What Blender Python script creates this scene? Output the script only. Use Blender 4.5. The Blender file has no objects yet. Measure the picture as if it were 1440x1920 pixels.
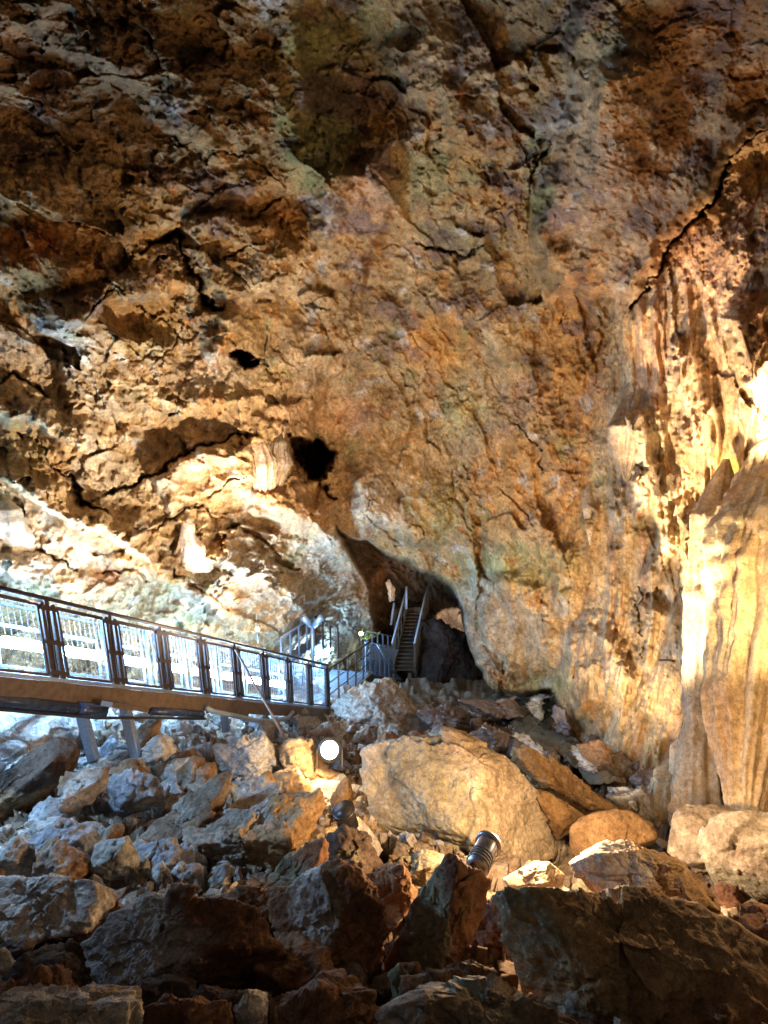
import bpy, math, random
import numpy as np
from mathutils import Vector

# ------------------------------------------------------------------ camera
scn = bpy.context.scene
F = 1100.0                      # focal length in pixels of the 1440 x 1920 photograph
PITCH = math.radians(-6)
CAM = np.array([0.0, 0.0, 9.0])
cd = bpy.data.cameras.new('camera'); cam = bpy.data.objects.new('camera', cd)
scn.collection.objects.link(cam)
cam.location = CAM; cam.rotation_euler = (math.radians(90) + PITCH, 0, 0)
cd.sensor_fit = 'HORIZONTAL'; cd.sensor_width = 36; cd.lens = 36 * F / 1440
cd.clip_start = 0.05; cd.clip_end = 500
scn.camera = cam
XA = np.array([1.0, 0, 0]); FW = np.array([0, math.cos(PITCH), math.sin(PITCH)])
UP = np.array([0, -math.sin(PITCH), math.cos(PITCH)])

# ------------------------------------------------------------------ world: a trace of light only
w = bpy.data.worlds.new('World'); scn.world = w; w.use_nodes = True
bg = w.node_tree.nodes['Background']
bg.inputs['Color'].default_value = (1.0, 0.82, 0.68, 1); bg.inputs['Strength'].default_value = 0.075
scn.view_settings.view_transform = 'Standard'; scn.view_settings.look = 'None'
scn.view_settings.exposure = 0.0; scn.view_settings.gamma = 1.0
scn.cycles.max_bounces = 6; scn.cycles.diffuse_bounces = 4
scn.cycles.sample_clamp_indirect = 4.0

def P(u, v, d):
    return CAM + XA * ((u - 720) / F * d) + UP * (-(v - 960) / F * d) + FW * d
def PV(U, V, D):
    return (CAM[None] + ((U - 720) / F * D)[:, None] * XA + (-(V - 960) / F * D)[:, None] * UP + D[:, None] * FW)

# ------------------------------------------------------------------ cave lamps and added fill lights (light only; few have fixtures below)
WARM = (1.0, 0.66, 0.34); WARMW = (1.0, 0.80, 0.56); COOL = (0.38, 0.64, 1.0)
def lamp(name, pos, energy, color, radius=0.08, target=None, cone=110, blend=0.6):
    ld = bpy.data.lights.new(name, 'SPOT' if target is not None else 'POINT')
    ld.energy = energy; ld.color = color; ld.shadow_soft_size = radius
    o = bpy.data.objects.new(name, ld); scn.collection.objects.link(o); o.location = pos
    if target is not None:
        ld.spot_size = math.radians(cone); ld.spot_blend = blend
        dv = Vector(np.array(target) - np.array(pos))
        o.rotation_euler = dv.to_track_quat('-Z', 'Y').to_euler()
    return o
LIGHTS = [
    # name, (u,v,d), energy, colour, radius, target (u,v,d) or None, cone, blend
    ('flood_beside_boulder', (618, 1404, 8.2), 160, (1.0, .66, .36), .05, (575, 1440, 8.7), 150, .6),
    ('ceiling_fill', (640, 1375, 8.8), 1400, (1.0, .68, .38), .20, (780, 760, 13), 105, 1.0),  # added spot without a fixture, brightens the ceiling
    ('left_wall_fill', (655, 1370, 8.9), 4200, (1.0, .85, .66), .15, (270, 830, 11.5), 70, .9),  # added to light the left wall, no fixture of its own
    ('right_wall_fill', (1010, 1475, 8.1), 8500, (1.0, .76, .50), .12, (1445, 730, 9.0), 48, .6),  # unseen spot added to wash the right wall
    ('right_foot_fill', (1175, 1500, 8.6), 2000, (1.0, .76, .50), .15, (1070, 1130, 13), 90, 1.0),  # hidden spot added to lift the lower right wall
    ('column_lamp', (1325, 1130, 8.3), 800, (1.0, .84, .50), .10, None, 0, 0),
    ('column_front_lamp', (1500, 1230, 5.2), 560, (1.0, .76, .40), .10, (1395, 1040, 7.0), 100, 1.0),
    ('right_edge_fill', (1530, 1340, 4.6), 120, (1.0, .66, .36), .08, None, 0, 0),  # warm fill added out of frame for the lower right rocks
    ('tube_glow', (60, 1222, 8.6), 220, COOL, .08, None, 0, 0),
    ('tube_glow', (262, 1255, 10.7), 220, COOL, .08, None, 0, 0),
    ('tube_glow', (440, 1280, 13.0), 220, COOL, .08, None, 0, 0),
    ('right_wall_graze_fill', (1490, 800, 7.3), 700, (1.0, .78, .56), .10, (1290, 660, 9.9), 140, .8),  # added just out of frame to graze the right wall
    ('left_rocks_fill', (-260, 1080, 5.6), 900, COOL, .10, (330, 1580, 6.4), 105, .8),  # cool fill added out of frame for the left rocks
    ('can_lamp', (985, 1515, 5.2), 400, (1.0, .62, .31), .05, None, 0, 0),
    ('small_can_lamp', (650, 1512, 6.4), 60, (1.0, .52, .16), .05, (590, 1490, 7.4), 150, .6),
    ('ledge_lamp', (512, 985, 12.4), 300, (1.0, .76, .50), .05, (480, 860, 13.4), 130, .9),
    ('slope_lamp', (480, 1150, 14.6), 260, (1.0, .88, .74), .05, None, 0, 0),
    ('left_slope_lamp', (225, 1150, 10.6), 240, (1.0, .82, .62), .06, (240, 1000, 12), 150, .8),
    ('left_wall_lamp', (60, 1130, 8.8), 260, (1.0, .80, .58), .06, (150, 850, 10.5), 140, .9),
    ('mid_slope_lamp', (400, 1085, 12.6), 240, (1.0, .78, .54), .06, (430, 860, 13), 150, .9),
    ('passage_lamp', (858, 1196, 23.8), 700, (1.0, .88, .72), .06, (853, 1168, 26.5), 62, .5),
    ('tower_lamp', (722, 1112, 20.3), 60, (1.0, .58, .22), .06, (738, 1104, 21.4), 90, .5),
]
for n_, p_, e_, c_, r_, t_, co_, bl_ in LIGHTS:
    lamp(n_, P(*p_), e_, c_, r_, P(*t_) if t_ else None, co_, bl_)

# ------------------------------------------------------------------ numpy noise
def _h(ix, iy, iz, s):
    h = (ix * 374761393 + iy * 668265263 + iz * 1274126177 + s * 974634777) & 0xffffffff
    h = ((h ^ (h >> 13)) * 1103515245) & 0xffffffff
    h = ((h ^ (h >> 16)) * 1597334677) & 0xffffffff
    h = h ^ (h >> 15)
    return (h & 0xffffff) / float(0xffffff)
def vnoise(p, s=0):
    i = np.floor(p).astype(np.int64); f = p - i; f = f * f * f * (f * (f * 6 - 15) + 10)
    x, y, z = i[:, 0], i[:, 1], i[:, 2]; fx, fy, fz = f[:, 0], f[:, 1], f[:, 2]
    def L(a, b, t): return a + (b - a) * t
    c = [_h(x + a, y + b, z + e, s) for a in (0, 1) for b in (0, 1) for e in (0, 1)]
    return L(L(L(c[0], c[1], fz), L(c[2], c[3], fz), fy), L(L(c[4], c[5], fz), L(c[6], c[7], fz), fy), fx) * 2 - 1
def fbm(p, o=4, s=0, g=.5):
    r = 0; a = 1; t = 0
    for k in range(o):
        r = r + a * vnoise(p * (2.03 ** k) + 17.3 * k, s + k); t += a; a *= g
    return r / t
def facet(p, s=0):
    """fractured rock: every cell of a jittered lattice is a tilted plane"""
    i = np.floor(p).astype(np.int64); best = np.full(len(p), 1e9); out = np.zeros(len(p))
    for a in (-1, 0, 1):
        for b in (-1, 0, 1):
            for c in (-1, 0, 1):
                x, y, z = i[:, 0] + a, i[:, 1] + b, i[:, 2] + c
                h1 = _h(x, y, z, s); h2 = _h(x, y, z, s + 11); h3 = _h(x, y, z, s + 23)
                d = np.stack([p[:, 0] - x - h1, p[:, 1] - y - h2, p[:, 2] - z - h3], 1)
                q = (d * d).sum(1)
                val = (d[:, 0] * ((h2 * 7.3) % 1 - .5) + d[:, 1] * ((h3 * 9.7) % 1 - .5) + d[:, 2] * ((h1 * 8.1) % 1 - .5)) * 1.6 + ((h1 + h2 * 3.1) % 1 - .5) * .55
                m = q < best; best = np.where(m, q, best); out = np.where(m, val, out)
    return out
def ss(a, b, x):
    t = np.clip((x - a) / (b - a), 0, 1); return t * t * (3 - 2 * t)

# ------------------------------------------------------------------ object helpers
COL = scn.collection
def tag(o, label=None, cat=None, group=None, kind=None):
    if label: o['label'] = label
    if cat: o['category'] = cat
    if group: o['group'] = group
    if kind: o['kind'] = kind
    return o
def mesh_np(name, verts, quads, mat, parent=None, col=None, smooth=True, origin=None):
    verts = np.asarray(verts, dtype=np.float64); quads = np.asarray(quads, dtype=np.int32)
    if origin is None: origin = np.zeros(3)
    me = bpy.data.meshes.new(name); n = len(verts); m, k = quads.shape
    me.vertices.add(n); me.vertices.foreach_set('co', (verts - origin).astype(np.float32).ravel())
    me.loops.add(m * k); me.loops.foreach_set('vertex_index', quads.ravel())
    me.polygons.add(m); me.polygons.foreach_set('loop_start', np.arange(0, m * k, k, dtype=np.int32))
    me.polygons.foreach_set('use_smooth', np.full(m, smooth))
    if col is not None:
        at = me.color_attributes.new('tint', 'FLOAT_COLOR', 'POINT')
        c4 = np.ones((n, 4), np.float32); c4[:, :3] = col; at.data.foreach_set('color', c4.ravel())
    me.update(calc_edges=True); me.validate()
    me.materials.append(mat)
    o = bpy.data.objects.new(name, me); COL.objects.link(o)
    o.location = origin
    if parent is not None:
        o.parent = parent
        o.location = np.array(origin) - np.array(parent.location)
    return o
def empty(name, loc):
    o = bpy.data.objects.new(name, None); COL.objects.link(o); o.location = Vector(loc); o.empty_display_size = .2
    return o
class MB:
    def __init__(s): s.v = []; s.f = []
    def tube(s, pts, r, n=8, cap=True):
        pts = [np.array(p, float) for p in pts]; base = len(s.v); k = len(pts)
        rr = r if hasattr(r, '__len__') else [r] * k
        prev = None
        for i, p in enumerate(pts):
            t = pts[min(i + 1, k - 1)] - pts[max(i - 1, 0)]; t = t / (np.linalg.norm(t) + 1e-9)
            if prev is None:
                a = np.array([0, 0, 1.0]) if abs(t[2]) < .9 else np.array([1.0, 0, 0])
            else: a = prev
            b = np.cross(t, a); b /= np.linalg.norm(b); a = np.cross(b, t); prev = a
            for j in range(n):
                an = 2 * math.pi * j / n
                s.v.append(p + (a * math.cos(an) + b * math.sin(an)) * rr[i])
        for i in range(k - 1):
            for j in range(n):
                q = base + i * n; j2 = (j + 1) % n
                s.f.append((q + j, q + j2, q + n + j2, q + n + j))
        if cap:
            s.f.append(tuple(base + j for j in range(n))[::-1]); s.f.append(tuple(base + (k - 1) * n + j for j in range(n)))
        return s
    def beam(s, a, b, wx, wy, side):
        """box from a to b, width wx along 'side', wy along the third axis"""
        a = np.array(a, float); b = np.array(b, float); t = b - a; t /= np.linalg.norm(t)
        sd = np.array(side, float); sd = sd - t * sd.dot(t); sd /= np.linalg.norm(sd); u = np.cross(sd, t)
        base = len(s.v)
        for p in (a, b):
            for x, y in ((-1, -1), (1, -1), (1, 1), (-1, 1)): s.v.append(p + sd * x * wx / 2 + u * y * wy / 2)
        for q in ((0, 1, 2, 3), (7, 6, 5, 4), (0, 4, 5, 1), (1, 5, 6, 2), (2, 6, 7, 3), (3, 7, 4, 0)):
            s.f.append(tuple(base + i for i in q))
        return s
    def build(s, name, mat, parent=None, bevel=0, smooth=False, origin=None):
        me = bpy.data.meshes.new(name); v = np.array(s.v)
        if parent is not None: org = np.array(parent.matrix_world.translation if parent.parent else parent.location)
        else: org = np.array(origin if origin is not None else [v[:, 0].mean(), v[:, 1].mean(), v[:, 2].min()])
        if parent is not None and parent.parent is not None: org = np.array(parent.location) + np.array(parent.parent.location)
        me.from_pydata([tuple(x - org) for x in v], [], s.f); me.update()
        if smooth:
            for p in me.polygons: p.use_smooth = True
        me.materials.append(mat)
        o = bpy.data.objects.new(name, me); COL.objects.link(o)
        if parent is not None: o.parent = parent
        else: o.location = Vector(org)
        if bevel:
            b = o.modifiers.new('bevel', 'BEVEL'); b.width = bevel; b.segments = 2; b.limit_method = 'ANGLE'
        return o

# ------------------------------------------------------------------ materials
def mat(name, color, rough=.6, metal=0., emit=None, estr=0., noise=None, bump=0., spec=.5):
    m = bpy.data.materials.new(name); m.use_nodes = True; nt = m.node_tree; b = nt.nodes['Principled BSDF']
    b.inputs['Base Color'].default_value = (*color, 1); b.inputs['Roughness'].default_value = rough
    b.inputs['Metallic'].default_value = metal; b.inputs['Specular IOR Level'].default_value = spec
    if emit:
        b.inputs['Emission Color'].default_value = (*emit, 1); b.inputs['Emission Strength'].default_value = estr
    if noise:
        g = nt.nodes.new('ShaderNodeNewGeometry'); n = nt.nodes.new('ShaderNodeTexNoise')
        n.inputs['Scale'].default_value = noise[0]; n.inputs['Detail'].default_value = 6
        nt.links.new(g.outputs['Position'], n.inputs['Vector'])
        r = nt.nodes.new('ShaderNodeValToRGB'); r.color_ramp.elements[0].position = .35; r.color_ramp.elements[1].position = .65
        r.color_ramp.elements[0].color = (*color, 1); r.color_ramp.elements[1].color = (*noise[1], 1)
        nt.links.new(n.outputs['Fac'], r.inputs['Fac']); nt.links.new(r.outputs['Color'], b.inputs['Base Color'])
        if bump:
            bp = nt.nodes.new('ShaderNodeBump'); bp.inputs['Strength'].default_value = bump; bp.inputs['Distance'].default_value = .01
            nt.links.new(n.outputs['Fac'], bp.inputs['Height']); nt.links.new(bp.outputs['Normal'], b.inputs['Normal'])
    return m
def rock(name, spec=.25, rough=.8, s1=3.0, s2=22.0, bump=.6, bd=.03, dark=.55, light=1.25):
    """stone whose own colour is the mesh's 'tint', broken up by 3-D noise at three scales"""
    m = bpy.data.materials.new(name); m.use_nodes = True; nt = m.node_tree; N = nt.nodes; L = nt.links
    b = N['Principled BSDF']; b.inputs['Specular IOR Level'].default_value = spec
    at = N.new('ShaderNodeAttribute'); at.attribute_name = 'tint'
    g = N.new('ShaderNodeNewGeometry')
    def nz(sc, det, rg=.6, dist=0.):
        n = N.new('ShaderNodeTexNoise'); n.inputs['Scale'].default_value = sc; n.inputs['Detail'].default_value = det
        n.inputs['Roughness'].default_value = rg; n.inputs['Distortion'].default_value = dist
        L.new(g.outputs['Position'], n.inputs['Vector']); return n
    n1 = nz(s1, 7, .65, .6); n2 = nz(s2, 6, .7, .2); n3 = nz(s2 * 5, 4, .7)
    def ramp(n, a, c0, bb, c1):
        r = N.new('ShaderNodeValToRGB'); e = r.color_ramp.elements
        e[0].position = a; e[0].color = (c0, c0, c0, 1) if not hasattr(c0, '__len__') else (*c0, 1)
        e[1].position = bb; e[1].color = (c1, c1, c1, 1) if not hasattr(c1, '__len__') else (*c1, 1)
        L.new(n.outputs['Fac'], r.inputs['Fac']); return r
    def mul(a, bsock):
        x = N.new('ShaderNodeMix'); x.data_type = 'RGBA'; x.blend_type = 'MULTIPLY'; x.inputs['Factor'].default_value = 1
        L.new(a, x.inputs[6]); L.new(bsock, x.inputs[7]); return x.outputs[2]
    r1 = ramp(n1, .32, (dark * 1.02, dark * .95, dark * .86), .64, light)
    r2 = ramp(n2, .32, .52, .64, 1.28)
    r3 = ramp(n3, .34, .70, .66, 1.22)
    c = mul(mul(mul(at.outputs['Color'], r1.outputs['Color']), r2.outputs['Color']), r3.outputs['Color'])
    L.new(c, b.inputs['Base Color'])
    rr = N.new('ShaderNodeMapRange'); rr.inputs['To Min'].default_value = rough - .2; rr.inputs['To Max'].default_value = min(1, rough + .15)
    L.new(n2.outputs['Fac'], rr.inputs['Value']); L.new(rr.outputs['Result'], b.inputs['Roughness'])
    b1 = N.new('ShaderNodeBump'); b1.inputs['Strength'].default_value = bump; b1.inputs['Distance'].default_value = bd
    L.new(n2.outputs['Fac'], b1.inputs['Height'])
    b2 = N.new('ShaderNodeBump'); b2.inputs['Strength'].default_value = bump * .8; b2.inputs['Distance'].default_value = bd * .25
    L.new(n3.outputs['Fac'], b2.inputs['Height']); L.new(b1.outputs['Normal'], b2.inputs['Normal'])
    L.new(b2.outputs['Normal'], b.inputs['Normal'])
    return m
M_WALL = rock('cave_limestone', s1=1.6, s2=11, bump=.75, bd=.06)
M_ROCK = rock('broken_limestone', s1=3.2, s2=20, bump=.85, bd=.03)
M_WET = rock('wet_rock', spec=.7, rough=.38, s1=3, s2=12, bd=.04, dark=.5)
M_FLOW = rock('flowstone', spec=.45, rough=.55, s1=2.2, s2=16, bump=.9, bd=.03, dark=.75, light=1.15)
M_STEEL = mat('galvanised_steel', (.27, .34, .46), .42, .6, noise=(30, (.38, .45, .56)), bump=.1)
M_RUST = mat('weathered_rail_steel', (.05, .04, .04), .5, .5, noise=(40, (.10, .07, .06)), bump=.2)
M_BEAM = mat('brown_painted_beam', (.12, .085, .062), .6, .1, noise=(12, (.19, .135, .10)), bump=.2)
M_GRATE = mat('deck_grating', (.26, .30, .36), .5, .6, noise=(60, (.16, .18, .22)), bump=.6)
M_PIPE = mat('dark_pipe', (.025, .04, .085), .22, 0, noise=(15, (.05, .07, .13)))
M_HOSE = mat('grey_hose', (.36, .46, .62), .5)
M_WOOD = mat('stair_timber', (.06, .042, .03), .75, 0, noise=(18, (.12, .085, .055)), bump=.4)
M_LED = mat('led_tube', (.9, .95, 1), .3, 0, (.30, .60, 1.0), 300)
M_LENS = mat('lamp_lens', (1, .95, .9), .3, 0, (1.0, .9, .78), 90)
M_LENS2 = mat('small_lamp_lens', (1, .9, .6), .3, 0, (1.0, .82, .5), 25)
M_CAN = mat('aluminium_can', (.34, .36, .40), .35, .9, noise=(50, (.24, .26, .30)), bump=.1)
M_BLACK = mat('black_plastic', (.02, .02, .022), .4)
M_FERN = mat('yellow_green_fern', (.22, .22, .03), .7, 0, noise=(40, (.38, .32, .05)))

# ------------------------------------------------------------------ depth maps
def rbf(ctrl):
    c = np.array(ctrl, float); X = c[:, :2] / 500; y = np.log(c[:, 2])
    def k(r2): return np.where(r2 > 1e-12, .5 * r2 * np.log(r2 + 1e-12), 0)
    n = len(X); A = k(((X[:, None] - X[None]) ** 2).sum(2)) + np.eye(n) * .004
    Pm = np.c_[np.ones(n), X]; S = np.block([[A, Pm], [Pm.T, np.zeros((3, 3))]])
    w_ = np.linalg.solve(S, np.r_[y, 0, 0, 0])
    def f(U, V):
        q = np.c_[U, V] / 500; r = w_[n] + q[:, 0] * w_[n + 1] + q[:, 1] * w_[n + 2]
        for i in range(n): r = r + w_[i] * k((q[:, 0] - X[i, 0]) ** 2 + (q[:, 1] - X[i, 1]) ** 2)
        return np.exp(r)
    return f
WALLC = [(-500,-600,4),(100,-600,4.4),(720,-600,4.8),(1300,-600,4.2),(1940,-600,4),(-500,0,5.5),(0,0,6.5),(400,0,7.5),(720,0,8),(1000,0,7.4),(1250,0,6.8),(1440,0,6.4),(1940,0,5),
 (0,250,8),(400,250,9.5),(720,250,10),(1000,250,9.4),(1250,250,8.4),(1440,180,7.6),(0,450,8.8),(300,450,10.5),(550,450,12),(800,450,12),(1050,450,11),(1200,480,10.6),
 (1300,480,9.1),(1440,400,7.7),(1440,600,8.0),(1250,650,10.1),(1440,800,8.3),(1200,900,11.4),(1440,1000,8.4),(0,650,8.8),(200,650,10),(400,650,12),(600,650,14),(800,650,14.5),(1000,650,13.2),(1130,650,12),
 (0,850,9.2),(200,850,10.9),(400,850,12.8),(520,850,13.9),(600,800,15.5),(700,800,16.5),(850,800,16),(1000,850,14),(0,1000,9.5),(200,1000,11.4),(400,1000,13.6),(550,1000,15.4),(640,950,16.5),(750,980,17.4),(900,950,16),(1050,1000,14),
 (0,1100,10.0),(250,1120,12.8),(450,1120,15.6),(600,1120,18.5),(690,1150,21),(0,1300,10.8),(250,1300,13.8),(450,1300,17),(600,1280,20),(690,1260,22),(870,1080,17.4),(900,1200,16.8),(950,1280,16.4),(1050,1150,14.2),(1050,1280,14.2),
 (1200,1150,11.8),(1200,1350,11.4),(1350,1200,9.6),(1440,1200,8.8),(1280,1450,10.2),(1100,1400,12.9),(-500,500,6.5),(-500,1000,7.4),(-500,1400,8),(1940,500,5.5),(1940,1000,5.8),(1940,1450,5.8),(1440,1500,8.6),(720,1500,18),(0,1500,11),(900,1480,15)]
FLOORC = [(-500,1340,8.5),(0,1340,9.8),(300,1340,11.8),(560,1350,14.2),(700,1290,18),(800,1300,18.5),(950,1305,18),(1040,1320,16.5),(1150,1400,12.8),(0,1450,8),(260,1445,9.1),(500,1440,9.8),(700,1400,11.8),(900,1370,13.8),(1100,1440,11.9),(1250,1490,10),(1440,1530,7.8),(1900,1500,6.5),
 (0,1600,5.6),(300,1560,6.8),(640,1500,8.4),(900,1600,6.8),(1150,1600,7.4),(1440,1620,5.8),(-500,1600,5.2),(1900,1620,5),(0,1800,3.6),(350,1800,3.9),(700,1780,4.2),(1100,1780,4.1),(1440,1800,3.9),(0,1920,2.8),(720,1920,2.9),(1440,1920,2.9),(-500,2000,2.4),(720,2300,1.8),(1900,2000,2.4),(0,2300,1.8),(1440,2300,1.8),(-500,2300,1.7),(1900,2300,1.7)]
fwall = rbf(WALLC); ffloor = rbf(FLOORC)
def floor_d(u, v): return float(ffloor(np.array([u], float), np.array([v], float))[0])

def seg_dist(U, V, pts):
    """distance, signed side and position along a polyline"""
    best = np.full(U.shape, 1e9); sg = np.zeros(U.shape); al = np.zeros(U.shape); k = len(pts) - 1
    for i in range(k):
        ax, ay = pts[i]; bx, by = pts[i + 1]; dx, dy = bx - ax, by - ay; q = dx * dx + dy * dy
        t = np.clip(((U - ax) * dx + (V - ay) * dy) / q, 0, 1)
        ex, ey = U - ax - t * dx, V - ay - t * dy; d = np.hypot(ex, ey)
        m = d < best; best = np.where(m, d, best); sg = np.where(m, np.sign(dx * ey - dy * ex), sg); al = np.where(m, (i + t) / k, al)
    return best, sg, al
def inpoly(U, V, poly):
    c = np.zeros(U.shape, bool); n = len(poly)
    for i in range(n):
        x1, y1 = poly[i]; x2, y2 = poly[(i + 1) % n]
        if y1 == y2: continue
        t = ((y1 > V) != (y2 > V)) & (U < (x2 - x1) * (V - y1) / (y2 - y1) + x1); c ^= t
    return c
def sdf(U, V, poly):
    d, _, _ = seg_dist(U, V, list(poly) + [poly[0]]); return np.where(inpoly(U, V, poly), -d, d)
def windowed(U, V, pts, pad, fn, out):
    p = np.array(pts); m = (U > p[:, 0].min() - pad) & (U < p[:, 0].max() + pad) & (V > p[:, 1].min() - pad) & (V < p[:, 1].max() + pad)
    if m.any(): out[m] += fn(U[m], V[m])

# features read off the rock: positions in the photograph, relief in metres
CRACKS = [ # points, half width px, depth m
 ([(165,935),(200,918),(245,902),(290,880),(330,865),(400,832),(450,815),(478,818)], 4.5, .8),
 ([(100,875),(125,900),(138,925),(160,945),(205,965)], 9, 1.0),
 ([(395,938),(430,912),(468,902)], 4, .5), ([(250,1000),(300,988),(335,972),(360,955)], 4, .4),
 ([(345,965),(375,960),(400,985),(440,990),(480,1020),(520,1050),(560,1060)], 7, .7),
 ([(265,475),(300,455),(335,440),(352,485),(372,540),(405,575)], 9, .9), ([(372,540),(385,570),(410,572)], 9, .8),
 ([(418,485),(455,468),(490,455)], 4, .4), ([(485,395),(505,376),(525,378)], 5, .4), ([(495,522),(515,512),(540,505)], 5, .3),
 ([(775,448),(830,478),(870,490),(912,462)], 6, .5), ([(1022,268),(990,315),(985,355)], 6, .5),
 ([(860,560),(880,600),(900,640)], 3, .2), ([(120,655),(135,690)], 5, .4), ([(300,690),(330,650),(345,600)], 3, .25),
 ([(1205,1100),(1207,1170),(1205,1245)], 4, .3), ([(780,780),(800,820),(830,850)], 4, .3), ([(870,1020),(905,1075),(925,1110)], 6, .4),
 ([(690,960),(720,1000),(745,1020)], 5, .4), ([(750,700),(770,740),(765,760)], 4, .25), ([(980,790),(1010,850),(1015,900)], 4, .3),
 ([(1050,620),(1065,590)], 4, .3), ([(200,520),(240,560),(310,600),(350,640)], 4, .3), ([(30,820),(80,850),(100,875)], 4, .4),
 ([(0,725),(30,700),(60,715),(95,740)], 7, .6), ([(520,340),(470,300),(400,290)], 4, .25), ([(210,540),(170,580),(160,620)], 4, .3),
 ([(420,620),(460,655),(500,690),(520,730)], 4, .3), ([(860,870),(850,940),(880,1000)], 4, .3), ([(1100,690),(1130,640),(1115,600)], 5, .3),
 ([(640,540),(720,470),(790,440)], 3, .15), ([(560,550),(600,600),(620,650)], 3, .15), ([(945,905),(975,960),(1010,990)], 4, .25),
 
 
 ([(1440,235),(1380,300),(1330,370),(1290,412),(1250,460),(1212,535),(1185,578)], 9, 1.0),
 ([(600,905),(625,940)], 8, 1.2), ([(320,1060),(400,1120),(460,1150),(520,1190)], 5, .5), ([(0,1000),(70,1030),(150,1075)], 5, .5), ([(190,1080),(230,1075),(270,1082)], 8, .6),
]
RIDGES = [ # points, half width px, relief m (towards the viewer), sharpness of the lower side
 ([(-60,880),(60,925),(170,1010),(290,1110)], 40, .75), ([(130,950),(260,1030),(380,1120),(470,1185)], 36, .65),
 ([(330,1000),(430,1060),(530,1110),(600,1150)], 34, .6), ([(460,930),(540,960),(620,1000),(660,1060)], 40, .8),
 ([(290,900),(380,870),(470,840)], 34, .35), ([(-60,760),(80,800),(200,870)], 50, .6), ([(60,640),(200,560),(330,520)], 60, .5),
 ([(390,700),(420,640),(440,580)], 26, .6), ([(300,780),(400,760),(480,740)], 40, .4), ([(420,560),(560,500),(620,420)], 50, .4),
 ([(520,250),(600,330),(620,460)], 45, .35), ([(780,560),(900,600),(960,700)], 60, .4), ([(640,880),(700,960),(820,1030)], 50, .6),
 ([(-60,1060),(60,1090),(160,1130)], 34, .4), ([(1180,740),(1200,860),(1190,1000)], 34, .7), ([(1260,620),(1280,760),(1300,900)], 36, .5),
 ([(1230,880),(1240,1000),(1225,1120)], 30, .5), ([(1150,900),(1160,1000),(1150,1060)], 24, .35), ([(1370,560),(1400,640),(1420,760)], 40, .5),
 ([(1045,1000),(1050,1080),(1040,1140)], 20, .2), ([(1105,930),(1105,1010)], 9, .25), ([(1290,950),(1285,1100),(1275,1250)], 24, .5),
 ([(100,60),(300,160),(420,320)], 70, .5), ([(700,80),(820,180),(900,330)], 70, .45), ([(1150,100),(1130,250),(1100,400)], 70, .4),
]
LOBES = [ # polygon, relief m, edge softness px
 ([(1085,-60),(1500,-80),(1480,215),(1375,300),(1320,372),(1245,455),(1200,548),(1110,572),(1035,548),(1000,500),(1000,430),(1030,330),(1060,200)], 1.15, 26),
 ([(600,330),(700,285),(748,330),(745,420),(680,520),(610,530),(590,430)], .5, 26),
 ([(-150,-150),(540,-150),(590,150),(640,330),(560,385),(420,370),(320,435),(170,520),(-150,580)], .38, 34),
 ([(1105,1150),(1150,1170),(1195,1270),(1185,1330),(1065,1340),(1048,1260),(1062,1190)], .42, 30),
 ([(290,885),(400,838),(470,822),(480,905),(400,930),(320,968)], .35, 12),
 ([(350,430),(420,400),(520,400),(560,470),(520,550),(420,560),(380,520)], .45, 18),
 ([(100,560),(220,600),(330,640),(330,760),(240,820),(130,760)], .35, 24),
 ([(880,1090),(1010,1090),(1040,1180),(1045,1270),(960,1270),(895,1240)], .4, 30),
 ([(1200,1120),(1300,1120),(1310,1260),(1290,1400),(1230,1380),(1190,1260)], .4, 22),
]
PASSAGE = [(628,985),(652,1006),(690,1012),(735,1040),(772,1048),(815,1072),(850,1102),(866,1140),(873,1172),(886,1230),(904,1268),(925,1293),(980,1302),(1035,1290),(1050,1320),(1075,1375),(1085,1420),(690,1440),(700,1290),(692,1210),(705,1150),(685,1085),(658,1042)]

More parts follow.
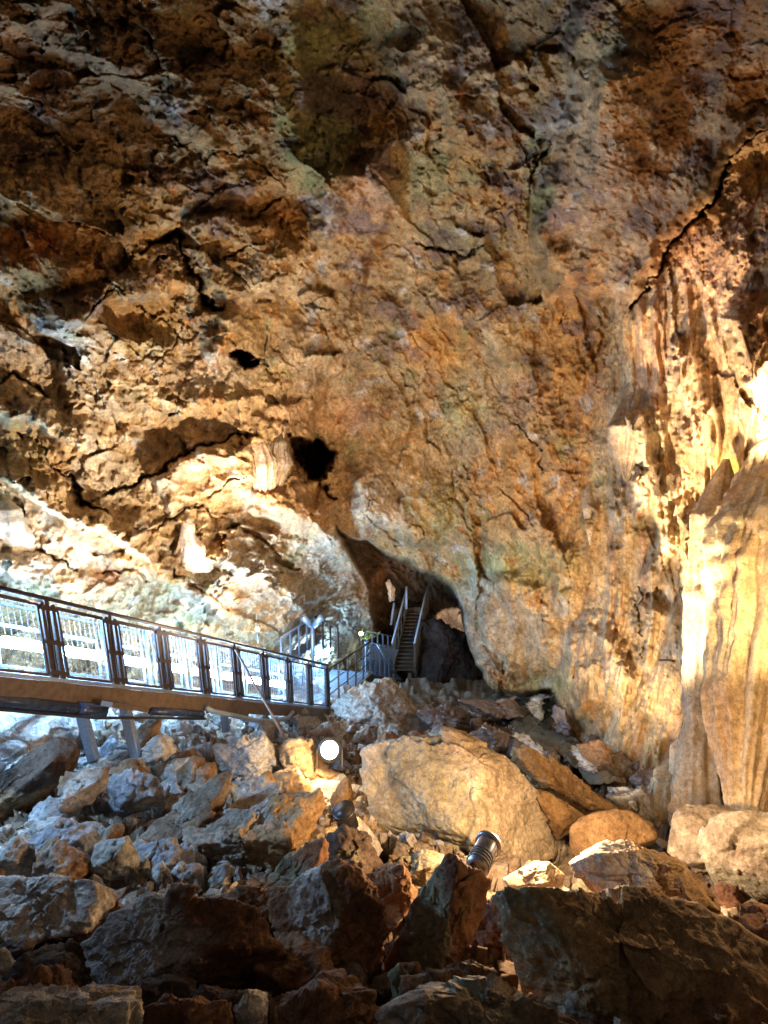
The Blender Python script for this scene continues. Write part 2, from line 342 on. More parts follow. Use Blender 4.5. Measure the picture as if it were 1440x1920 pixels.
def wall_depth(U, V):
    base = fwall(U, V); P0 = PV(U, V, base)
    wp = np.stack([U / 60, V / 60, U * 0], 1)
    wu = fbm(wp, 4, 5) * 22 + fbm(wp * 4, 3, 9) * 8; wv = fbm(wp + 31, 4, 6) * 22 + fbm(wp * 4 + 9, 3, 8) * 8
    UW, VW = U + wu, V + wv
    flow = ss(1080, 1190, U + (V - 900) * .10) * ss(430, 620, V + (U - 1200) * -.2)           # dripstone wall on the right
    flow = np.maximum(flow, .8 * np.exp(-(((U - 1110) / 75) ** 2 + ((V - 1250) / 95) ** 2)))
    flow = np.maximum(flow, .7 * np.exp(-(((U - 510) / 50) ** 2 + ((V - 880) / 75) ** 2)))
    calm = .7 * np.exp(-(((U - 690) / 110) ** 2 + ((V - 420) / 130) ** 2)) + .3 * ss(600, 400, V) * ss(900, 1050, U)
    for k_, wt_ in ((0, 1.1), (1, 1.), (4, .6)):
        lm = np.zeros_like(U); po_ = LOBES[k_][0]
        windowed(UW, VW, po_, 30, lambda u, v: ss(16, -16, sdf(u, v, po_)), lm); calm = np.maximum(calm, lm * wt_)
    # world-space noise, beds dipping to the lower right
    steep = ss(-45, 45, (U - 560 - (V - 500) * .12) + fbm(P0 * .5, 3, 66) * 160) * ss(1500, 1300, V)
    big = fbm(P0 * .33, 3, 77) * 1.25; mod = .35 + .8 * ss(-.3, .35, fbm(P0 * .45, 3, 171))
    f1 = np.zeros_like(U); f2 = np.zeros_like(U); f3 = np.zeros_like(U)
    for e1, st_, msk in (([.80, .15, -.58], .62, 1 - steep), ([.40, .30, -.86], .42, steep)):
        k_ = msk > .001
        if not k_.any(): continue
        e1 = np.array(e1); e1 /= np.linalg.norm(e1); e2 = np.array([.1, .95, .2]); e2 -= e1 * e1.dot(e2); e2 /= np.linalg.norm(e2); e3 = np.cross(e1, e2)
        p = P0[k_]; Q = np.stack([p @ e1 * st_, p @ e2 * .8, p @ e3 * 1.25], 1)
        Q = Q + .30 * np.stack([fbm(p * 1.3, 3, 41), fbm(p * 1.3 + 7, 3, 42), fbm(p * 1.3 + 19, 3, 43)], 1)
        f1[k_] += msk[k_] * facet(Q * .75, 3) * .50; f2[k_] += msk[k_] * facet(Q * 1.9 + .25 * fbm(p * 4, 2, 12)[:, None], 51) * .22
        f3[k_] += msk[k_] * facet(Q * 9.5 + .4 * fbm(p * 15, 2, 14)[:, None], 95) * .022
        f3[k_] += msk[k_] * facet(Q * 4.6 + .35 * fbm(p * 9, 2, 13)[:, None], 91) * .085
    f1 *= 1 - .25 * steep; f2 *= 1 - .3 * steep
    fine = fbm(P0 * 7, 4, 21, .6) * .075 + fbm(P0 * 2.2, 3, 22) * .14
    disp = big + (f1 * .9 + f2 * mod + f3 * mod) * (1 - .7 * calm) + fine * 1.1 + fbm(P0 * np.array([16, 16, 9]), 3, 172, .65) * .042
    slope = ss(680, 560, U + (V - 900) * -.15) * ss(640, 820, V)      # rippled flowstone shelves on the left
    R2 = P0 @ np.array([.80, .15, -.58])
    disp = disp + slope * (fbm(P0 * 3.4, 4, 191, .62) * .20 + (1 - np.abs(vnoise(np.stack([R2 * 1.2, P0[:, 0] * .9 + P0[:, 1] * 3.2, P0[:, 2] * 4.2 + P0[:, 0] * 2.6], 1), 193)) * 2) * .09)
    # vertical ribs of dripstone
    R = P0 * np.array([1, 1, .16])
    R = R + .12 * np.stack([fbm(P0 * .9, 2, 31), fbm(P0 * .9, 2, 32), P0[:, 0] * 0], 1)
    ribs = (1 - np.abs(vnoise(R * 2.2, 61)) * 2) * .20 + (1 - np.abs(vnoise(R * 5.5, 62)) * 2) * .10 + (1 - np.abs(vnoise(R * 12, 63)) * 2) * .045
    dflow = big * .8 + f1 * .7 + f2 * .35 + ribs + fine * .5
    disp = disp * (1 - flow) + dflow * flow
    dd = -disp
    for pts, hw, a in CRACKS:
        def fn(u, v, pts=pts, hw=hw, a=a):
            d, _s, al = seg_dist(u, v, pts); h = hw * (.25 + .75 * np.sin(np.clip(al, .02, .98) * math.pi)) * (.75 + .9 * fbm(np.stack([u / 14, v / 14, u * 0], 1), 3, 19)).clip(.15, 2); return a * .75 * np.exp(-(d / h) ** 2) - .22 * a * np.exp(-np.abs(d) / (hw * 3.5)) * (_s > 0)
        windowed(UW, VW, pts, hw * 4, fn, dd)
    for pts, hw, a in RIDGES:
        def fn(u, v, pts=pts, hw=hw, a=a):
            d, s, al = seg_dist(u, v, pts); h = np.where(s > 0, hw * .40, hw * 1.2); return -1.8 * a * np.exp(-(d / h) ** 2) * np.clip(np.sin(np.clip(al, .03, .97) * math.pi) * 1.6, 0, 1)
        windowed(UW, VW, pts, hw * 4, fn, dd)
    for poly, a, soft in LOBES:
        def fn(u, v, poly=poly, a=a, soft=soft):
            return -1.6 * a * ss(soft * .5, -soft, sdf(u, v, poly))
        windowed(UW, VW, poly, soft * 2, fn, dd)
    # holes
    for poly, a, soft in [([(545,818),(590,820),(625,852),(622,880),(612,905),(598,900),(575,898),(560,870)], 6, 8), ([(438,662),(452,650),(468,662),(482,680),(452,686)], 4, 6),
                          ([(1185,870),(1205,862),(1215,885),(1200,905)], .8, 8)]:
        def fn(u, v, poly=poly, a=a, soft=soft): return a * ss(soft * .5, -soft * 1.6, sdf(u, v, poly) + 14 * fbm(np.stack([u / 18, v / 18, u * 0], 1), 5, 23, .65))
        windowed(U + wu * .5, V + wv * .5, poly, soft * 5, fn, dd)
    D = base + dd
    # the passage leading away behind the right wall
    inn = np.zeros_like(U)
    windowed(U + wu * .45, V + wv * .45, PASSAGE, 40, lambda u, v: ss(3, -9, sdf(u, v, PASSAGE)), inn)
    deep = 21.5 + (U - 700) * .012 + ss(1060, 1200, V) * 3.2 - 2.2 * ss(1240, 1330, V) + (f1 + f2 * 2 + f3 * 2) * 1.3 + big * .6
    deep = deep + 6 * np.exp(-(((U - 850) / 30) ** 2 + ((V - 1160) / 16) ** 2)) * 0
    deep = np.where(U > 930, np.minimum(deep, 17.5 + (f1 + f2) * 1.2), deep)
    D = D * (1 - inn) + np.maximum(deep, D + .8) * inn
    return D, flow, inn, P0

BUFF = np.array([.38, .265, .15]); TAN = np.array([.27, .18, .095]); ORANGE = np.array([.36, .185, .075]); PINK = np.array([.52, .32, .21])
GREY = np.array([.43, .40, .35]); GREEN = np.array([.20, .20, .095]); DARK = np.array([.13, .085, .06]); YELL = np.array([.50, .38, .06]); RUSTY = np.array([.26, .09, .035])
STAINS_AND_SHADING = [ # colour, centre, radii, weight; stains, with some light and shade painted in
 (ORANGE,(830,650),(70,60),.9),(ORANGE,(1080,700),(70,170),.85),(ORANGE,(990,910),(110,90),.7),(ORANGE,(540,380),(90,70),.55),(ORANGE,(960,400),(60,70),.5),(ORANGE,(640,470),(130,70),.35),
 (ORANGE,(260,640),(60,60),.45),(ORANGE,(60,540),(120,120),.5),(RUSTY,(40,460),(70,40),.8),(ORANGE,(870,270),(70,60),.35),(PINK,(690,350),(70,70),.5),(PINK,(600,780),(110,40),.7),(PINK,(390,880),(90,40),.5),
 (PINK,(1180,350),(170,190),.45),(PINK,(1340,560),(120,170),.8),(PINK,(1280,720),(90,90),.5),(PINK,(560,960),(90,60),.4),(RUSTY,(1350,90),(140,110),.4),(PINK,(980,740),(40,40),.4),
 (GREEN,(590,220),(70,150),.8),(GREEN,(640,60),(90,70),.6),(GREEN,(1010,330),(26,110),.8),(GREEN,(820,330),(90,60),.5),(GREEN,(820,950),(50,60),.4),(GREEN,(990,1060),(90,40),.8),(GREEN,(1250,1000),(30,90),.6),(GREEN,(900,1080),(50,50),.6),
 (GREEN,(1020,1285),(60,14),.9),(GREEN,(870,760),(50,80),.3),(GREEN,(290,640),(50,40),.4),(GREEN,(880,450),(90,30),.4),(GREY,(80,650),(90,50),.8),(GREY,(130,740),(90,70),.3),(GREY,(200,900),(80,40),.7),(GREY,(380,700),(70,40),.7),(GREY,(590,1120),(90,100),.8),
 (GREY,(430,1090),(120,60),.7),(GREY,(60,1060),(160,60),.7),(GREY,(900,1180),(70,90),.6),(GREY,(1200,820),(50,120),.6),(GREY,(1210,920),(70,60),.6),(GREY,(720,940),(60,60),.4),(GREY,(1050,1180),(100,60),.3),
 (YELL,(1400,920),(70,70),.9),(RUSTY,(210,1080),(60,18),.8),(RUSTY,(430,1130),(30,50),.3),(RUSTY,(700,1080),(50,60),.6),(DARK,(820,1230),(70,90),.75),(DARK,(200,150),(260,160),.35),(DARK,(700,160),(80,80),.3),(DARK,(120,60),(160,100),.4),  # YELL: algae and yellow lamplight together, put into the colour
 (DARK,(780,200),(50,50),.4),(DARK,(1130,520),(80,40),.2),(DARK,(1330,330),(60,40),.5),(DARK,(1250,420),(50,50),.5),(DARK,(1185,540),(50,50),.5),(DARK,(1400,260),(50,40),.5),  # trailing DARK patches paint the shade along the lobe seam
]
def wall_tint(U, V, P0, flow, inn):
    n = len(U); a = ss(-.35, .35, fbm(P0 * .55, 4, 101))[:, None]
    c = BUFF * a + TAN * (1 - a)
    wob = fbm(P0 * 1.1, 4, 103) * .8; wob2 = fbm(P0 * 3.2, 4, 105, .65)
    for col, (cx, cy), (rx, ry), wt in STAINS_AND_SHADING:
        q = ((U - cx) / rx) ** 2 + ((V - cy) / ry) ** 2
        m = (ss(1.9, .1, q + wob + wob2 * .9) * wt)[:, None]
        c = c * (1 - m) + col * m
    pur = (ss(.02, .30, fbm(P0 * np.array([1.6, 1.6, 2.2]), 5, 181, .62)) * (.25 + .45 * ss(900, 500, V)) * (1 - .8 * flow) * (1 - .6 * ss(700, 600, U) * ss(560, 660, V)))[:, None]; c = c * (1 - pur) + np.array([.115, .075, .07]) * pur
    cream = np.maximum(flow * .6, np.maximum(.55 * ss(700, 560, U) * ss(560, 760, V), .4 * ss(980, 1120, V) * ss(860, 960, U)))[:, None] * (.6 + .4 * ss(-.3, .3, wob2))[:, None]  # cream rock, with some of the walls' brightness put into the tint
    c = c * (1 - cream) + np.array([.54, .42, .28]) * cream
    # scattered iron, algae and calcite
    for col, s, th, wt, sc in ((ORANGE, 111, .22, .55, 1.5), (GREEN, 115, .28, .5, 1.2), (GREY, 119, .25, .55, 1.9), (RUSTY, 123, .34, .5, 2.6)):
        m = (ss(th, th + .22, fbm(P0 * sc, 5, s, .6)) * wt)[:, None]; c = c * (1 - m) + col * m
    st = (ss(.0, .5, vnoise(P0 * np.array([5, 5, .5]), 131)) * flow * .5)[:, None]; c = c * (1 - st) + np.array([.52, .42, .30]) * st
    st = (ss(.15, .6, vnoise(P0 * np.array([3.5, 3.5, .45]), 137)) * flow * .55)[:, None]; c = c * (1 - st) + PINK * .8 * st
    c = c * (1 + .45 * fbm(P0 * 5, 4, 183, .65)[:, None] + .25 * fbm(P0 * 19, 3, 185, .7)[:, None])
    lum = c.mean(1)[:, None]; c = np.clip(lum + (c - lum) * 1.28, .02, .8)
    c = c * (1 - .75 * inn[:, None]) + DARK * .6 * .75 * inn[:, None]  # passage interior darkened in the tint for its deep shade
    return c
def axis(lo, a, b, hi, step, coarse):
    return np.concatenate([np.arange(lo, a, coarse), np.arange(a, b, step), np.arange(b, hi + 1, coarse)])
def grid_faces(nu, nv):
    i = np.arange(nv - 1)[:, None] * nu + np.arange(nu - 1)[None]; i = i.ravel()
    return np.stack([i, i + nu, i + nu + 1, i + 1], 1)
ua = axis(-560, -40, 1480, 1960, 2.1, 9.0); va = axis(-640, -40, 1470, 1540, 2.1, 9.0)
GU, GV = np.meshgrid(ua, va); GU = GU.ravel(); GV = GV.ravel()
D, flow, inn, P0 = wall_depth(GU, GV)
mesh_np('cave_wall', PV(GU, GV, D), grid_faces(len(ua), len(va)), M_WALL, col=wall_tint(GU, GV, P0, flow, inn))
tag(bpy.data.objects['cave_wall'], kind='structure')

# ------------------------------------------------------------------ the floor of broken rock
ua = axis(-560, -40, 1480, 1960, 3.2, 12.0); va = axis(1270, 1290, 1930, 2300, 3.2, 12.0)
U2, V2 = np.meshgrid(ua, va); U2 = U2.ravel(); V2 = V2.ravel()
B0 = ffloor(U2, V2); PF = PV(U2, V2, B0)
QF = PF + .2 * np.stack([fbm(PF * 2, 3, 1), fbm(PF * 2, 3, 2), fbm(PF * 2, 3, 3)], 1)
sc = (ss(2.5, 9, B0) * .8 + .35) * (1 - .55 * ss(10.5, 13, B0))
DF = B0 - (facet(QF * 1.6, 7) * .42 + facet(QF * 3.8, 9) * .2 + fbm(PF * 8, 4, 14) * .06) * sc * .9
a = ss(-.4, .4, fbm(PF * .8, 4, 151))[:, None]
cf = np.array([.20, .15, .105]) * a + np.array([.33, .29, .24]) * (1 - a)
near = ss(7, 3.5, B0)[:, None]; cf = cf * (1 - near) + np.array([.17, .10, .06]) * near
wetm = (np.exp(-(((U2 - 960) / 190) ** 2 + ((V2 - 1370 - (U2 - 960) * .35) / 50) ** 2)))[:, None]
cf = cf * (1 - .8 * wetm) + np.array([.10, .075, .065]) * .8 * wetm
hz = (facet(QF * 1.3, 7) * .45 + facet(QF * 3.4, 9) * .22 + fbm(PF * 8, 4, 14) * .07) * sc * 1.1 - .10
PF2 = PF + hz[:, None] * (np.array([0, -.35, .93]))
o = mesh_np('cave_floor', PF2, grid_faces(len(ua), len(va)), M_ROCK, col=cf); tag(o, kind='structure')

# ------------------------------------------------------------------ boulders
_cs = {}
def cubesphere(n):
    if n in _cs: return _cs[n]
    t = np.tan(np.linspace(-1, 1, n + 1) * math.pi / 4); A, B = np.meshgrid(t, t); A = A.ravel(); B = B.ravel(); O = np.ones_like(A)
    fs = [np.stack(x, 1) for x in ((O, A, B), (-O, B, A), (B, O, A), (A, -O, B), (A, B, O), (B, A, -O))]
    V_ = np.concatenate(fs); V_ /= np.linalg.norm(V_, axis=1)[:, None]
    q = []
    base = grid_faces(n + 1, n + 1)
    for k in range(6): q.append(base[:, ::-1] + k * (n + 1) ** 2)
    q = np.concatenate(q)
    key = np.round(V_ * 1e5).astype(np.int64); _, first, inv = np.unique(key, axis=0, return_index=True, return_inverse=True)
    _cs[n] = (V_[first], inv.ravel()[q]); return _cs[n]
PAL = {
 'grey': ([.40,.40,.39],[.28,.27,.26]), 'pale': ([.52,.50,.47],[.38,.35,.31]), 'buff': ([.52,.45,.34],[.44,.36,.26]), 'orange': ([.44,.30,.16],[.36,.23,.11]),
 'brown': ([.27,.14,.07],[.17,.085,.048]), 'dark': ([.12,.085,.065],[.07,.05,.04]), 'green': ([.26,.25,.17],[.33,.28,.19]), 'slate': ([.27,.29,.33],[.36,.36,.37]),
 'wet': ([.10,.07,.06],[.20,.15,.13]), 'black': ([.035,.025,.022],[.06,.042,.034]), 'mixed': ([.34,.31,.27],[.24,.14,.075]),
}
def boulder(label, outline, d, pal='grey', thick=.75, fronts=None, rough=1., k=12, seed=0, group=None, name='boulder', material=None, cat='boulder', second=None, flat=0.):
    rnd = random.Random(seed * 7919 + 13)
    pts = np.array(outline, float); c = pts.mean(0); s = d / F
    p2 = (pts - c) * np.array([1, -1]) * s
    # convex hull
    idx = sorted(range(len(p2)), key=lambda i: (p2[i][0], p2[i][1])); 
    def half(ix):
        h = []
        for i in ix:
            while len(h) > 1 and (p2[h[-1]][0] - p2[h[-2]][0]) * (p2[i][1] - p2[h[-2]][1]) - (p2[h[-1]][1] - p2[h[-2]][1]) * (p2[i][0] - p2[h[-2]][0]) <= 0: h.pop()
            h.append(i)
        return h[:-1]
    hull = p2[half(idx) + half(idx[::-1])]
    R = float(np.mean(np.linalg.norm(hull, axis=1))); pl = []
    m = len(hull)
    for i in range(m):
        a_, b_ = hull[i], hull[(i + 1) % m]; e = b_ - a_; L_ = np.linalg.norm(e)
        if L_ < 1e-4: continue
        n2 = np.array([e[1], -e[0]]) / L_; h = float(n2.dot(a_))
        if h < .02 * R: h = .02 * R
        for sgn in (1, -1):
            t = math.radians(rnd.uniform(8, 48)) * sgn
            nn = np.array([n2[0] * math.cos(t), n2[1] * math.cos(t), math.sin(t)]); pl.append(nn / (h * math.cos(t)))
    T = thick * R
    if fronts is None:
        fronts = [(rnd.uniform(-.7, .7), rnd.uniform(-.3, .8), 1, rnd.uniform(.75, 1.05)) for _ in range(3)]
    for fx, fy, fz, fh in fronts:
        nn = np.array([fx, fy, fz], float); nn /= np.linalg.norm(nn); pl.append(nn / (fh * T))
    for _ in range(3):
        nn = np.array([rnd.uniform(-.6, .6), rnd.uniform(-.6, .6), -1]); nn /= np.linalg.norm(nn); pl.append(nn / T)
    pl = np.array(pl)
    px = max(np.ptp(pts[:, 0]), np.ptp(pts[:, 1])); n = int(min(120, max(10, px / 3.6)))
    N_, q = cubesphere(n)
    g = np.maximum(N_ @ pl.T, 0); mx = g.max(1); kk = k * 3.6
    r = 1 / (mx * ((g / mx[:, None]) ** kk).sum(1) ** (1 / kk))
    V_ = N_ * r[:, None]
    off = np.array([rnd.uniform(0, 90) for _ in range(3)])
    S = V_ / R + off
    W = S + .18 * np.stack([fbm(S * 2, 3, 1), fbm(S * 2, 3, 2), fbm(S * 2, 3, 3)], 1)
    disp = facet(W * 1.5, seed % 50) * .17 + facet(W * 3.6 * np.array([1, 1.5, 1]), seed % 50 + 3) * .065 + fbm(S * 1.2, 3, 9) * .05
    disp = disp * R + fbm(V_ * 9 + off, 4, 5, .6) * min(.05, .07 * R) + (facet(V_ * 7 * np.array([1, 1.6, 1]) + off + .4 * fbm(V_ * 5, 3, 2)[:, None], 8) * .022 if R > .2 else 0) * min(1, R * 1.5)
    disp = disp + fbm(V_ * 26 + off, 3, 15, .6) * min(.014, .03 * R)
    V_ = V_ + N_ * (disp * rough)[:, None]
    ctr = P(c[0], c[1], d)
    Wd = ctr + V_[:, :1] * XA + V_[:, 1:2] * UP - V_[:, 2:3] * FW
    c1, c2 = [np.array(x) for x in PAL[pal]]
    a = ss(-.3, .3, fbm(S * .9, 4, 201))[:, None]; col = c1 * a + c2 * (1 - a)
    if second:                       # a patch of another colour: palette, centre px, radius px
        for sp, (sx, sy), (srx, sry), wt in second:
            uu = c[0] + V_[:, 0] / s; vv = c[1] - V_[:, 1] / s
            mm = (ss(1.5, .4, ((uu - sx) / srx) ** 2 + ((vv - sy) / sry) ** 2 + fbm(S * 3, 4, 203, .65) * .8) * wt)[:, None]
            col = col * (1 - mm) + np.array(PAL[sp][0]) * mm
    fl = fbm(S * 4, 4, 207, .65)[:, None]; col = col * (1 + .35 * fl)
    org = np.array([Wd[:, 0].mean(), Wd[:, 1].mean(), Wd[:, 2].min()])
    o = mesh_np(name, Wd, q, material or M_ROCK, col=np.clip(col, .01, .9), origin=org)
    return tag(o, label, cat, group)

